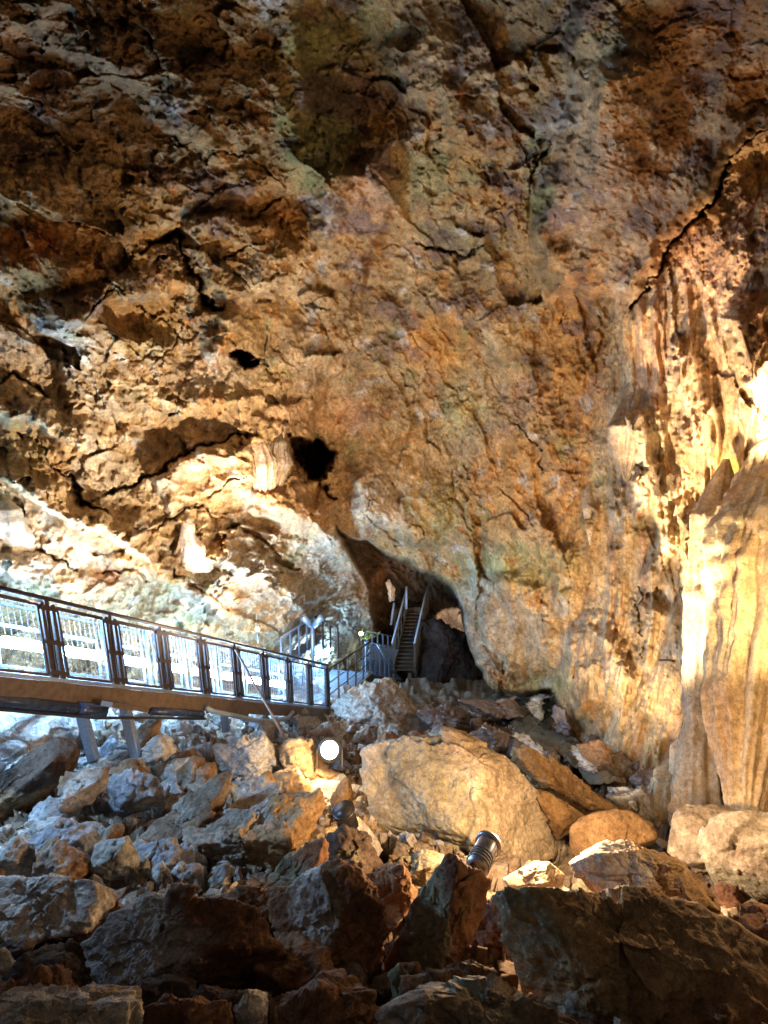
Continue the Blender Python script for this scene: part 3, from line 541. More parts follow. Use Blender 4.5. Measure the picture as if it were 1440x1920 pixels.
BL = [
 ('huge pale buff boulder with a ridge down its middle, right of the dazzling floodlight', [(662,1425),(680,1402),(805,1374),(850,1374),(915,1400),(952,1414),(1000,1480),(1035,1560),(1053,1600),(1030,1612),(985,1640),(930,1652),(860,1625),(760,1598),(695,1560),(668,1480)], 7.3, dict(pal='buff', fronts=[(-.85,.12,1,.97),(.52,.42,1,.88)], rough=.5, thick=.72, second=[('green',(770,1500),(120,130),.75)])),
 ('orange lit angular rock right beside the glaring floodlight', [(525,1400),(542,1386),(575,1390),(600,1420),(632,1452),(602,1490),(580,1482),(545,1462),(525,1430)], 8.9, dict(pal='orange', fronts=[(.6,.1,1,.8),(-.4,.6,1,.9)])),
 ('long slab with an orange right end leaning below the floodlight', [(335,1555),(352,1540),(480,1510),(600,1488),(616,1500),(610,1545),(540,1585),(520,1600),(495,1650),(440,1680),(385,1665),(360,1600)], 6.1, dict(pal='orange', fronts=[(-.1,-.25,1,.6),(0,1,.5,.8)], second=[('grey',(400,1600),(70,80),.6),('grey',(450,1520),(90,14),.7)])),
 ('smooth rounded orange boulder right of the huge central boulder', [(1060,1550),(1140,1517),(1180,1515),(1235,1550),(1240,1572),(1215,1590),(1180,1602),(1100,1625),(1068,1600)], 6.6, dict(pal='orange', rough=.25, k=5, thick=.7)),
 ('low orange rock wedged between the huge boulder and the smooth rounded one', [(1000,1482),(1030,1485),(1100,1530),(1062,1552),(1045,1582),(1015,1530)], 7.6, dict(pal='orange', rough=.5)),
 ('jagged ochre rock pile top behind the huge boulder, near the stream', [(950,1402),(990,1400),(1040,1440),(1100,1470),(1172,1522),(1150,1535),(1090,1525),(1000,1482),(960,1432)], 8.8, dict(pal='orange', rough=1.1)),
 ('rounded tan boulder at the foot of the right hand column', [(1250,1600),(1265,1532),(1300,1512),(1360,1508),(1398,1530),(1385,1600),(1330,1640),(1270,1622)], 6.0, dict(pal='buff', rough=.4, k=6)),
 ('tan boulder with a mossy grey underside at the right edge', [(1340,1545),(1380,1522),(1470,1530),(1520,1650),(1450,1700),(1380,1700),(1330,1650),(1312,1612)], 5.2, dict(pal='buff', rough=.5, k=7, second=[('green',(1360,1640),(60,40),.9)])),
 ('wide foreground boulder with brown top and greenish left face', [(897,1722),(918,1672),(1000,1655),(1120,1652),(1290,1690),(1390,1730),(1500,1800),(1540,1960),(1200,1960),(1000,1872),(960,1810)], 3.35, dict(pal='orange', fronts=[(-1.1,-.1,1,.72),(.25,1.9,1,.40),(.5,.9,1,.52)], rough=.7, thick=.8, second=[('green',(970,1760),(75,110),.85),('brown',(1250,1850),(200,70),.6)])),
 ('brown boulder with a crusty pale top edge, behind the wide foreground boulder', [(1068,1628),(1100,1608),(1215,1592),(1290,1622),(1345,1690),(1362,1730),(1250,1720),(1100,1670)], 4.5, dict(pal='orange', rough=.7, fronts=[(.2,.8,1,.7),(-.3,.4,1,.8)], second=[('pale',(1140,1620),(80,26),.8)])),
 ('small buff rock just right of the metal can lamp', [(938,1648),(1000,1617),(1030,1615),(1060,1640),(1055,1662),(960,1668)], 5.0, dict(pal='buff', rough=.5)),
 ('upright wedge of rock holding the metal can lamp, ochre left face', [(722,1800),(780,1690),(835,1602),(852,1592),(878,1622),(932,1658),(905,1700),(880,1762),(800,1800),(770,1860),(735,1865)], 3.9, dict(pal='brown', fronts=[(-1.1,.5,1,.55),(.7,.1,1,.7)], rough=.7, thick=.6, second=[('green',(790,1690),(45,110),.8)])),
 ('low rough boulder along the bottom edge under the dark hollow', [(700,1900),(830,1862),(980,1865),(1010,1900),(1090,1915),(1120,2020),(680,2020)], 2.7, dict(pal='mixed', rough=.9, second=[('green',(900,1900),(120,30),.5)])),
 ('small greenish stone beside the dark hollow at the bottom', [(728,1832),(750,1806),(772,1830),(778,1862),(740,1882)], 3.2, dict(pal='green')),
 ('dark brown foreground boulder with a bluish white scar', [(512,1695),(560,1642),(620,1627),(680,1627),(705,1665),(725,1720),(720,1850),(640,1880),(560,1880),(525,1800)], 3.9, dict(pal='brown', fronts=[(-.5,.9,1,.7),(.5,.2,1,.75)], rough=.8, second=[('pale',(590,1675),(48,58),.85)])),
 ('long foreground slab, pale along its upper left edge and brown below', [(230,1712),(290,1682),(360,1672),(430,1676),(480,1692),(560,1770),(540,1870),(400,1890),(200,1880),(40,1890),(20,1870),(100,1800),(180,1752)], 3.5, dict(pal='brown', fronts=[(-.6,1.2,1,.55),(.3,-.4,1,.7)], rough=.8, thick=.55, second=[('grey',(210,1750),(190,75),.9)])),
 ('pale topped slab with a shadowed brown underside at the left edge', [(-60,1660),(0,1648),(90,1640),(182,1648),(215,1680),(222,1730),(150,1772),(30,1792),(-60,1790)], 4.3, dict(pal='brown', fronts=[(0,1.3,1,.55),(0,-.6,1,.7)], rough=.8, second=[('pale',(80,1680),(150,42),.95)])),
 ('small whitish rock cut by the left edge below the pale topped slab', [(-50,1790),(8,1778),(26,1810),(20,1840),(-50,1860)], 3.5, dict(pal='grey')),
 ('layered bluish slate block in the left scree', [(40,1592),(105,1540),(172,1560),(186,1600),(150,1632),(80,1632),(50,1612)], 5.6, dict(pal='slate', rough=1.1)),
 ('greenish grey block left of the three hanging lumps', [(178,1582),(240,1570),(262,1600),(266,1640),(200,1656),(178,1636)], 5.3, dict(pal='grey', second=[('green',(220,1600),(50,30),.4)])),
 ('long tilted rock above the three hanging lumps, brown below', [(245,1582),(300,1532),(370,1492),(408,1452),(426,1462),(425,1520),(370,1552),(330,1592),(270,1602)], 6.3, dict(pal='mixed', fronts=[(-.5,1,1,.7),(.3,-.3,1,.7)])),
 ('big dark slab tilted under the walkway at the left edge, ochre beneath', [(-70,1530),(0,1460),(50,1412),(105,1376),(150,1405),(147,1440),(100,1482),(60,1522),(0,1562),(-70,1580)], 7.0, dict(pal='dark', fronts=[(-.5,1,.6,.7),(.3,-.2,1,.7)], rough=.6, second=[('orange',(60,1490),(100,28),.6)])),
 ('blocky rock with a white lit front below the big dark slab', [(110,1458),(130,1446),(200,1440),(206,1470),(170,1506),(125,1522),(113,1492)], 6.5, dict(pal='mixed', second=[('pale',(165,1480),(40,30),.8)])),
 ('pale blue grey rock at the foot of the longest walkway leg', [(198,1464),(240,1442),(292,1450),(312,1492),(270,1522),(220,1532)], 7.2, dict(pal='slate')),
 ('thin slab standing on edge right of the longest walkway leg', [(228,1400),(270,1356),(306,1348),(292,1392),(255,1430),(230,1426)], 9.3, dict(pal='mixed', thick=.5)),
 ('bright broken rock leaning on the thin standing slab', [(262,1402),(300,1376),(326,1390),(328,1412),(290,1432),(255,1432)], 8.8, dict(pal='pale')),
 ('grey block with an ochre corner in the middle of the scree', [(330,1442),(360,1416),(402,1430),(406,1470),(370,1492),(335,1474)], 7.6, dict(pal='mixed')),
 ('large grey boulder left of the orange floodlit rock', [(398,1402),(440,1380),(492,1370),(506,1400),(532,1432),(520,1462),(470,1482),(420,1462)], 9.0, dict(pal='grey')),
 ('ochre sided rock below the large grey boulder', [(430,1482),(500,1450),(532,1470),(505,1512),(445,1522)], 7.5, dict(pal='orange', second=[('grey',(470,1470),(50,16),.8)])),
 ('knobbly orange rock between floodlight and huge boulder', [(630,1472),(650,1456),(664,1482),(662,1522),(625,1532),(618,1500)], 7.7, dict(pal='orange', k=6)),
 ('bluish white shard against the left foot of the huge boulder', [(660,1530),(690,1550),(716,1590),(702,1622),(672,1604),(655,1562)], 6.5, dict(pal='pale')),
 ('big whitewashed rock under the walkway at the left edge', [(-60,1334),(40,1326),(120,1340),(150,1380),(130,1412),(60,1402),(-60,1440)], 8.9, dict(pal='pale', rough=.6)),
 ('tall white and brown mound under the far walkway landing', [(690,1278),(722,1272),(760,1300),(792,1342),(795,1380),(700,1400),(636,1380),(640,1320)], 14.6, dict(pal='pale', rough=1.4, second=[('brown',(690,1370),(60,40),.7)])),
 ('wet black rock with a white rim left of the stream', [(775,1326),(850,1322),(882,1342),(872,1378),(790,1366)], 14.2, dict(pal='wet', rough=1.3, material=M_WET)),
 ('flat wet rock where the stream comes out of the passage', [(858,1312),(960,1310),(992,1340),(905,1350)], 15.3, dict(pal='wet', rough=1.3, material=M_WET)),
 ('wet dark lump just above the huge boulder', [(878,1374),(910,1360),(952,1375),(962,1402),(908,1410)], 12.4, dict(pal='wet', rough=1.3, material=M_WET)),
 ('dark wet rock in the mouth of the hollow right of the waterfall', [(1038,1318),(1062,1330),(1082,1392),(1046,1392),(1040,1350)], 13.8, dict(pal='wet', rough=1.2, material=M_WET)),
 ('left one of the three hanging lumps under the tilted rock', [(258,1642),(274,1602),(286,1642),(276,1682),(262,1676)], 5.3, dict(pal='grey', k=6)),
 ('middle one of the three hanging lumps, egg shaped', [(286,1626),(306,1612),(326,1650),(316,1678),(292,1672),(283,1642)], 5.2, dict(pal='grey', k=6)),
 ('right one of the three hanging lumps, next to the long slab', [(328,1642),(348,1592),(366,1642),(352,1668),(334,1662)], 5.5, dict(pal='grey', k=6)),
 ('dark rock studded with round pebbles left of the huge boulder foot', [(610,1572),(650,1552),(695,1572),(718,1622),(700,1645),(620,1628)], 5.4, dict(pal='dark', rough=1.3, second=[('green',(650,1600),(30,20),.6)])),
 ('reddish brown rock right of the scarred boulder', [(690,1642),(758,1622),(784,1680),(730,1745),(694,1705)], 4.7, dict(pal='brown', second=[('grey',(735,1690),(20,20),.7)])),
 ('grey green rubble block under the huge boulder', [(730,1612),(800,1594),(838,1602),(795,1668),(750,1646)], 5.4, dict(pal='green')),
 ('brown rock at the right edge in front of the mossy boulder', [(1385,1722),(1420,1706),(1520,1716),(1520,1800),(1400,1790)], 4.1, dict(pal='brown')),
 ('small pale stone standing at the bottom edge', [(440,1888),(462,1852),(496,1874),(502,1930),(448,1940)], 2.8, dict(pal='pale')),
 ('rough grey boulder in the bottom left corner', [(-60,1900),(80,1872),(262,1880),(280,2020),(-60,2020)], 2.6, dict(pal='mixed')),
 ('dark reddish boulder at the bottom edge left of the small pale stone', [(262,1890),(330,1872),(425,1876),(455,2020),(262,2020)], 2.7, dict(pal='brown')),
 ('dark reddish boulder at the bottom edge right of the small pale stone', [(520,1890),(600,1852),(700,1862),(722,2020),(520,2020)], 2.8, dict(pal='brown')),
 ('grey brown rock shaped like a fin below the long slab', [(500,1650),(560,1590),(610,1570),(618,1610),(560,1650),(520,1690),(490,1680)], 5.0, dict(pal='brown', second=[('green',(540,1630),(50,26),.8)])),
 ('brown knoll rising between the scarred boulder and the long foreground slab', [(380,1700),(450,1665),(540,1660),(560,1700),(520,1770),(440,1760)], 4.2, dict(pal='brown')),
 ('pale slab lying flat above the layered slate block', [(-40,1600),(40,1588),(66,1640),(0,1662),(-40,1660)], 5.2, dict(pal='pale')),
 ('pinkish rock under the waterfall hollow by the right wall', [(1080,1400),(1130,1390),(1200,1440),(1180,1480),(1120,1470)], 11.6, dict(pal='mixed', rough=1.2)),
 ('grey mound at the foot of the right wall', [(1140,1496),(1220,1486),(1265,1515),(1250,1560),(1160,1550)], 9.2, dict(pal='grey', rough=.9)),
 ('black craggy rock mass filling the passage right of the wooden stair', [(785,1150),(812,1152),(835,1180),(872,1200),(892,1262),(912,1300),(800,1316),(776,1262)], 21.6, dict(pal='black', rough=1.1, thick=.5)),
 ('small glowing orange rock high beside the top of the wooden stair', [(722,1090),(731,1084),(740,1104),(741,1130),(730,1126)], 21.6, dict(pal='buff', rough=1.2)),
 ('chunky ochre rock directly under the orange floodlit rock', [(512,1452),(560,1440),(590,1488),(560,1512),(518,1502)], 8.1, dict(pal='orange')),
 ('brown rock behind the walkway pole and below the beam end', [(575,1375),(620,1352),(650,1372),(648,1398),(600,1400)], 12.4, dict(pal='mixed')),
]
for i, (lab, outl, d, kw) in enumerate(BL):
    boulder(lab, outl, d, seed=i + 1, **kw)

# ------------------------------------------------------------------ loose stones between the boulders (too alike to tell apart)
rnd = random.Random(4)
def scatter(n, ur, vr, rr, pals, label, group, off=.15, m=None):
    made = 0
    while made < n:
        u = rnd.uniform(*ur); v = rnd.uniform(*vr)
        d = floor_d(u, v) - off; r = rnd.uniform(*rr) ** 1.5 / max(rr) ** .5 * F / d
        if d > 16 and m is None: continue
        nn = rnd.randint(5, 8); ph = rnd.uniform(0, 6.28); st = rnd.uniform(.55, 1)
        rot = rnd.uniform(-.9, .5)
        if m is not None and u > 900 and seg_dist(np.array([u]), np.array([v]), [(930,1300),(1000,1312),(985,1345),(1010,1375),(1060,1395),(1100,1425),(1150,1465)])[0][0] < 13: continue
        ol = []
        for j in range(nn):
            a_ = ph + 6.283 * j / nn + rnd.uniform(-.3, .3); q = r * rnd.uniform(.75, 1.2)
            x, y = q * math.cos(a_), q * st * math.sin(a_)
            ol.append((u + x * math.cos(rot) - y * math.sin(rot), v + x * math.sin(rot) + y * math.cos(rot)))
        boulder(label, ol, d, pal=rnd.choice(pals), seed=1000 + rnd.randint(0, 9999), group=group, name='rock', cat='rock', material=m)
        made += 1
scatter(95, (0, 640), (1345, 1500), (.12, .42), ['grey', 'pale', 'slate', 'grey', 'mixed'], 'loose angular grey rock among the scree beneath the walkway', 'loose rocks beneath the walkway')
scatter(60, (0, 640), (1480, 1680), (.10, .32), ['grey', 'slate', 'mixed', 'grey'], 'loose grey rock wedged between the left hand boulders', 'loose rocks between the left boulders')
scatter(34, (620, 1440), (1560, 1760), (.06, .20), ['buff', 'mixed', 'green', 'brown'], 'small brown stone wedged between the foreground boulders', 'small stones between the foreground boulders')
scatter(40, (780, 1260), (1330, 1480), (.12, .36), ['wet', 'mixed', 'wet', 'grey'], 'wet dark stone beside the stream', 'wet stones beside the stream', m=M_WET)
scatter(26, (-20, 1460), (1720, 1930), (.16, .34), ['brown', 'dark', 'mixed', 'brown'], 'dim brown stone filling the gaps between the nearest boulders', 'stones between the nearest boulders', off=.02)
scatter(16, (640, 800), (1290, 1400), (.15, .4), ['grey', 'mixed', 'brown'], 'brownish rock lying below the wooden stair', 'rocks below the wooden stair', m=M_WALL)

# ------------------------------------------------------------------ gravel: broken chips nobody could count
rg = np.random.default_rng(5)
dens = ((U2 > -30) & (U2 < 700) & (V2 > 1340) & (V2 < 1720)) * 1.0 + ((U2 > 600) & (U2 < 1300) & (V2 > 1310) & (V2 < 1640)) * .45 + ((V2 > 1600)) * .22
pk = rg.choice(len(U2), 5200, p=dens * B0 ** 1.2 / (dens * B0 ** 1.2).sum())
ico = np.array([(0,0,1),(.89,0,.45),(.28,.85,.45),(-.72,.53,.45),(-.72,-.53,.45),(.28,-.85,.45),(.72,.53,-.45),(-.28,.85,-.45),(-.89,0,-.45),(-.28,-.85,-.45),(.72,-.53,-.45),(0,0,-1)])
fi = np.array([(0,1,2),(0,2,3),(0,3,4),(0,4,5),(0,5,1),(1,6,2),(2,7,3),(3,8,4),(4,9,5),(5,10,1),(6,7,2),(7,8,3),(8,9,4),(9,10,5),(10,6,1),(11,7,6),(11,8,7),(11,9,8),(11,10,9),(11,6,10)])
sz = (.015 + .075 * rg.random(5200) ** 2.5)[:, None, None]
vv_ = ico[None] * (1 + .35 * rg.standard_normal((5200, 12, 1)).clip(-1.5, 1.5)) * sz * rg.uniform(.5, 1.3, (5200, 1, 3))
an_ = rg.uniform(0, 6.28, 5200); ca, sa_ = np.cos(an_)[:, None], np.sin(an_)[:, None]
vv_ = np.stack([vv_[..., 0] * ca - vv_[..., 1] * sa_, vv_[..., 0] * sa_ + vv_[..., 1] * ca, vv_[..., 2]], 2) + PF2[pk][:, None] + np.array([0, 0, .01])
gc = np.array([[.40,.38,.35],[.30,.25,.19],[.24,.15,.09],[.46,.43,.38]])[rg.integers(0, 4, 5200)]
o = mesh_np('gravel', vv_.reshape(-1, 3), (fi[None] + 12 * np.arange(5200)[:, None, None]).reshape(-1, 3), M_ROCK, col=np.repeat(gc, 12, 0), smooth=False)
tag(o, 'small chips of broken stone strewn between the boulders', 'gravel', kind='stuff')

# ------------------------------------------------------------------ dripstone things
def lathe_rock(name, label, cat, path, radii, tint, ribs=9, rib=.10, mat_=None, nz_=.12, seed=0, kseg=90, nseg=96, flat=1.):
    """a fluted dripstone body along a path: radius with rib noise"""
    path = np.array(path); t = np.linspace(0, 1, kseg); tt = np.linspace(0, 1, len(path))
    C_ = np.stack([np.interp(t, tt, path[:, i]) for i in range(3)], 1); R_ = np.interp(t, tt, radii)
    C_[1:-1] = (C_[:-2] + C_[1:-1] * 2 + C_[2:]) / 4; R_[1:-1] = (R_[:-2] + R_[1:-1] * 2 + R_[2:]) / 4
    an = np.linspace(0, 2 * math.pi, nseg, endpoint=False)
    A, T = np.meshgrid(an, t); A = A.ravel(); T = T.ravel()
    Cc = np.repeat(C_, nseg, 0); Rr = np.repeat(R_, nseg)
    dirv = np.stack([np.cos(A), np.sin(A) * flat, A * 0], 1); pos = Cc + dirv * Rr[:, None]
    q = np.stack([np.cos(A) * ribs / 4, np.sin(A) * ribs / 4, pos[:, 2] * .35], 1) + seed * 3.7
    q[:, :2] += .25 * fbm(pos * 1.2, 2, 4)[:, None]
    rr = (1 - np.abs(vnoise(q, 5)) * 2) * rib + (1 - np.abs(vnoise(q * np.array([2.3, 2.3, 1.5]), 6)) * 2) * rib * .45
    rr = rr + fbm(pos * 1.4 + seed, 3, 7) * nz_ + fbm(pos * np.array([9, 9, 5]), 4, 8) * .07 + facet(pos * 4.5 * np.array([1, 1, .6]), 3) * .03
    pos = pos + dirv * (rr * np.minimum(1, Rr * 2.2))[:, None]
    i = np.arange(kseg - 1)[:, None] * nseg; j = np.arange(nseg)[None]; j2 = (j + 1) % nseg
    fa = np.stack([(i + j).ravel(), (i + j2).ravel(), (i + nseg + j2).ravel(), (i + nseg + j).ravel()], 1)
    t1, t2 = [np.array(x) for x in tint]; a = ss(-.3, .4, fbm(pos * np.array([2.4, 2.4, .5]), 4, 31))[:, None]
    col = t1 * a + t2 * (1 - a); col = col * (1 + .25 * fbm(pos * 6, 3, 33)[:, None])
    org = np.array([pos[:, 0].mean(), pos[:, 1].mean(), pos[:, 2].min()])
    o = mesh_np(name, pos, fa, mat_ or M_FLOW, col=col, origin=org); return tag(o, label, cat)
FT = ([.60,.46,.26],[.50,.34,.18])
def wall_at(u, v): return float(wall_depth(np.array([u], float), np.array([v], float))[0][0])
def hang(pts, off):
    """points on the rock face, the first one buried in it"""
    dd = np.mean([wall_at(u, v) for u, v in pts]); ds = [min(dd, wall_at(u, v) + .1) for u, v in pts]; ds = [(a + dd) / 2 for a in ds]
    out = [P(pts[i][0], pts[i][1], ds[i] + off) for i in range(len(pts))]
    out[0] = P(pts[0][0], pts[0][1], ds[0] + off + .35); return out
lathe_rock('dripstone_column', 'massive glowing cream and orange column tapering to its foot at the right edge', 'column',
           [P(1540, 780, 8.4), P(1510, 830, 8.0), P(1486, 930, 7.7), P(1464, 1020, 7.5), P(1442, 1150, 7.3), P(1422, 1280, 7.0), P(1410, 1400, 6.6), P(1405, 1480, 6.4), P(1402, 1560, 6.2)], [.10, .45, .66, .70, .60, .48, .31, .19, .13], FT, 17, .13, seed=1, kseg=150, nseg=150)
lathe_rock('dripstone_column', 'slender streaked column between the massive column and the right wall', 'column',
           [P(1362, 860, 8.9), P(1345, 960, 8.5), P(1338, 1100, 8.3), P(1325, 1250, 8.2), P(1320, 1400, 8.1), P(1318, 1560, 7.9)], [.03, .30, .30, .25, .26, .32], ([.52,.38,.22],[.36,.29,.19]), 8, .10, seed=2, kseg=130)
lathe_rock('flowstone_pillar', 'shadowed greenish flowstone pillar behind the tan boulder at right', 'pillar',
           [P(1268, 1420, 9.6), P(1275, 1460, 9.3), P(1272, 1560, 8.9)], [.05, .30, .42], ([.30,.28,.19],[.36,.30,.20]), 8, .12, seed=3)
lathe_rock('stalactite', 'thick ribbed stalactite hanging from the right wall above the dark nick', 'stalactite',
           hang([(1215, 650), (1200, 740), (1188, 800), (1178, 860), (1174, 902)], .18), [.04, .26, .34, .24, .03], ([.40,.32,.22],[.34,.24,.15]), 9, .10, seed=4)
lathe_rock('stalactite', 'long narrow stalactite hanging right of the thick ribbed one', 'stalactite',
           hang([(1258, 780), (1262, 880), (1264, 960), (1270, 1040), (1272, 1110)], .10), [.03, .20, .22, .15, .02], ([.55,.44,.30],[.40,.30,.18]), 7, .08, seed=5)
lathe_rock('stalactite', 'small pointed pale stalactite on the brown wall', 'stalactite',
           hang([(1103, 900), (1104, 950), (1105, 990), (1106, 1022)], -.05), [.02, .12, .08, .01], ([.55,.45,.33],[.5,.4,.28]), 6, .03, seed=6, kseg=60, nseg=40)
lathe_rock('stalactite', 'white fan shaped curtain of dripstone left of the black hole', 'stalactite',
           hang([(475, 790), (480, 830), (490, 870), (493, 910), (497, 945)], .12), [.04, .22, .30, .26, .06], ([.60,.50,.38],[.55,.40,.28]), 12, .11, seed=7)
lathe_rock('stalactite', 'shadowed ribbed dripstone curtain touching the left rim of the black hole', 'stalactite',
           hang([(520, 790), (520, 830), (518, 870), (510, 915), (506, 955)], .12), [.04, .22, .28, .18, .03], ([.42,.34,.26],[.36,.28,.20]), 12, .11, seed=8)
lathe_rock('stalagmite', 'little glowing white stalagmite standing on the left ledge', 'stalagmite',
           [p + np.array([0, -.25, 0]) for p in hang([(352, 972), (352, 984), (350, 1000), (354, 1020), (356, 1045)], .10)][0:0] + [P(352, 972, 12.75), P(352, 984, 12.75), P(352, 1003, 12.75), P(357, 1025, 12.85), P(358, 1045, 13.1), P(360, 1070, 13.6)], [.03, .12, .14, .26, .36, .40], ([.66,.56,.44],[.58,.46,.34]), 6, .07, seed=10, kseg=60, nseg=60)
lathe_rock('stalagmite', 'stubby pale stalagmite at the left edge above the walkway', 'stalagmite',
           [P(12, 935, 9.55), P(14, 955, 9.5), P(16, 980, 9.5), P(18, 1004, 9.7), P(24, 1040, 10.3)], [.05, .18, .2, .28, .3], ([.45,.42,.34],[.5,.42,.33]), 6, .06, seed=11, kseg=50, nseg=48)
lathe_rock('stalagmite', 'small bright ribbed stalagmite at the foot of the right wall', 'stalagmite',
           [P(1275, 1385, 9.3), P(1275, 1400, 9.3), P(1277, 1450, 9.2)], [.03, .13, .17], ([.66,.56,.40],[.58,.46,.30]), 6, .03, seed=12, kseg=40, nseg=40)

# ------------------------------------------------------------------ stream
def ribbon(name, pts, widths, material, kind, seed, rough=.05, nseg=90, wseg=16):
    pts = np.array(pts); tt = np.linspace(0, 1, len(pts)); t = np.linspace(0, 1, nseg)
    C_ = np.stack([np.interp(t, tt, pts[:, i]) for i in range(3)], 1); W_ = np.interp(t, tt, widths)
    for _ in range(3): C_[1:-1] = (C_[:-2] + 2 * C_[1:-1] + C_[2:]) / 4
    w_ = np.linspace(-1, 1, wseg); T_, S_ = np.meshgrid(np.arange(nseg), w_, indexing='ij'); T_ = T_.ravel(); S_ = S_.ravel()
    tan = np.gradient(C_, axis=0); tan[:, 2] = 0; tan /= np.linalg.norm(tan, axis=1)[:, None] + 1e-9
    side = np.stack([tan[:, 1], -tan[:, 0], tan[:, 0] * 0], 1)
    pos = C_[T_] + side[T_] * (S_ * W_[T_] * (1 + .3 * vnoise(C_[T_] * 3 + S_[:, None], 7)))[:, None]
    pos[:, 2] += fbm(pos * 4, 4, seed, .6) * rough - .06 * S_ ** 2
    o = mesh_np(name, pos, grid_faces(wseg, nseg), material); return tag(o, kind=kind)
M_WATER = mat('dark_stream_water', (.05, .06, .055), .08, 0, noise=(3, (.10, .11, .10)), bump=.5, spec=.8)
M_FOAM = mat('white_water', (.85, .86, .86), .35, 0, noise=(6, (.45, .46, .46)), bump=.8)
def PFl(u, v, o=.38): return P(u, v, floor_d(u, v) - o)
ribbon('stream_water', [PFl(930, 1300), PFl(1000, 1312), PFl(985, 1345), PFl(1010, 1375), PFl(1060, 1395), PFl(1100, 1425), PFl(1150, 1465)], [.9, .6, .5, .5, .5, .4, .3], M_WATER, 'structure', 3, .16)
nt = M_FOAM.node_tree; at_ = nt.nodes.new('ShaderNodeAttribute'); at_.attribute_name = 'tint'     # spray thins out to strands at its edges
g_ = nt.nodes.new('ShaderNodeNewGeometry'); vm = nt.nodes.new('ShaderNodeVectorMath'); vm.operation = 'MULTIPLY'; vm.inputs[1].default_value = (9, 9, 3)
nz_ = nt.nodes.new('ShaderNodeTexNoise'); nz_.inputs['Scale'].default_value = 1.0; nz_.inputs['Detail'].default_value = 5
nt.links.new(g_.outputs['Position'], vm.inputs[0]); nt.links.new(vm.outputs[0], nz_.inputs['Vector'])
ma = nt.nodes.new('ShaderNodeMath'); ma.operation = 'MULTIPLY_ADD'; ma.inputs[1].default_value = 1.5; nt.links.new(at_.outputs['Fac'], ma.inputs[0])
mb_ = nt.nodes.new('ShaderNodeMath'); mb_.operation = 'MULTIPLY'; mb_.inputs[1].default_value = 3.2; nt.links.new(nz_.outputs['Fac'], mb_.inputs[0]); nt.links.new(mb_.outputs[0], ma.inputs[2])
mc_ = nt.nodes.new('ShaderNodeMath'); mc_.operation = 'SUBTRACT'; mc_.use_clamp = True; mc_.inputs[1].default_value = 2.25; nt.links.new(ma.outputs[0], mc_.inputs[0])
nt.links.new(mc_.outputs[0], nt.nodes['Principled BSDF'].inputs['Alpha'])
def cascade(cols, seed):
    """falling white water: a lumpy sheet, rows of (u left, u right, v, d)"""
    cols = np.array(cols, float); n = 60; m = 40; t = np.linspace(0, 1, n); tt = np.linspace(0, 1, len(cols))
    c = np.stack([np.interp(t, tt, cols[:, k]) for k in range(4)], 1); w_ = np.linspace(0, 1, m)
    T_, W_ = np.meshgrid(np.arange(n), w_, indexing='ij'); T_ = T_.ravel(); W_ = W_.ravel()
    e_ = vnoise(np.stack([T_ / 9., (W_ > .5) * 5., T_ * 0], 1), seed) * .22
    u = c[T_, 0] + (c[T_, 1] - c[T_, 0]) * (W_ + e_ * (W_ - .5) * 2); pos = PV(u, c[T_, 2] + np.abs(W_ - .5) * 6, c[T_, 3])
    pos[:, 1] -= .22 * np.sin(W_ * math.pi) + fbm(pos * np.array([7, 7, 2.5]), 4, seed, .6) * .16
    ed = np.minimum(1, np.minimum(W_, 1 - W_) * 4) * np.minimum(1, np.minimum(T_ / n, 1 - T_ / n) * 7)
    o = mesh_np('cascade_water', pos, grid_faces(m, n), M_FOAM, col=np.repeat(ed[:, None], 3, 1)); return tag(o, kind='structure')
cascade([(1015, 1042, 1293, 16.2), (985, 1035, 1303, 15.9), (975, 1020, 1318, 15.6), (998, 1022, 1345, 15.3), (1002, 1020, 1358, 15.1)], 3)
cascade([(945, 975, 1364, 12.9), (955, 1000, 1376, 12.6), (985, 1018, 1392, 12.3), (1010, 1030, 1412, 11.9)], 5)
cascade([(1064, 1082, 1384, 12.5), (1068, 1090, 1400, 12.0), (1076, 1112, 1420, 11.6), (1090, 1130, 1440, 11.2)], 8)

# ------------------------------------------------------------------ the walkway
def lerp(a, b, t): return a + (b - a) * t
N0, N8 = P(112, 1280, 7.66), P(615, 1330, 15.6); T0, T8 = P(85, 1122, 7.66), P(613, 1247, 15.6)
def near(s): return lerp(N0, N8, s / 8)
def top(s): return lerp(T0, T8, s / 8)
dirr = N8 - N0; dirr /= np.linalg.norm(dirr)
WID = np.array([-dirr[1], dirr[0], 0]); WID /= np.linalg.norm(WID); WID = WID * 1.25
s0 = -2
way = empty('walkway', near(4)); tag(way, 'steel walkway ramp with mesh railings and bright white light tubes', 'walkway')
MB().beam(near(s0) - np.array([0,0,.13]), near(8) - np.array([0,0,.13]), .10, .24, WID).build('side_beam', M_BEAM, way)
MB().beam(near(s0) + WID - np.array([0,0,.13]), near(8) + WID - np.array([0,0,.13]), .10, .24, WID).build('side_beam', M_BEAM, way)
mb = MB()
L_ = np.linalg.norm(near(8) - near(s0)); nb = int(L_ / .09)
for i in range(nb + 1):
    a_ = lerp(near(s0), near(8), i / nb); mb.beam(a_ + WID * .04, a_ + WID * .96, .022, .03, dirr)
for j in range(1, 12):
    mb.beam(near(s0) + WID * j / 12 , near(8) + WID * j / 12, .014, .035, WID)
mb.build('deck', M_GRATE, way)
MB().beam(near(s0) + np.array([0,0,.035]), near(8) + np.array([0,0,.035]), .05, .05, WID).build('kick_rail', M_STEEL, way)
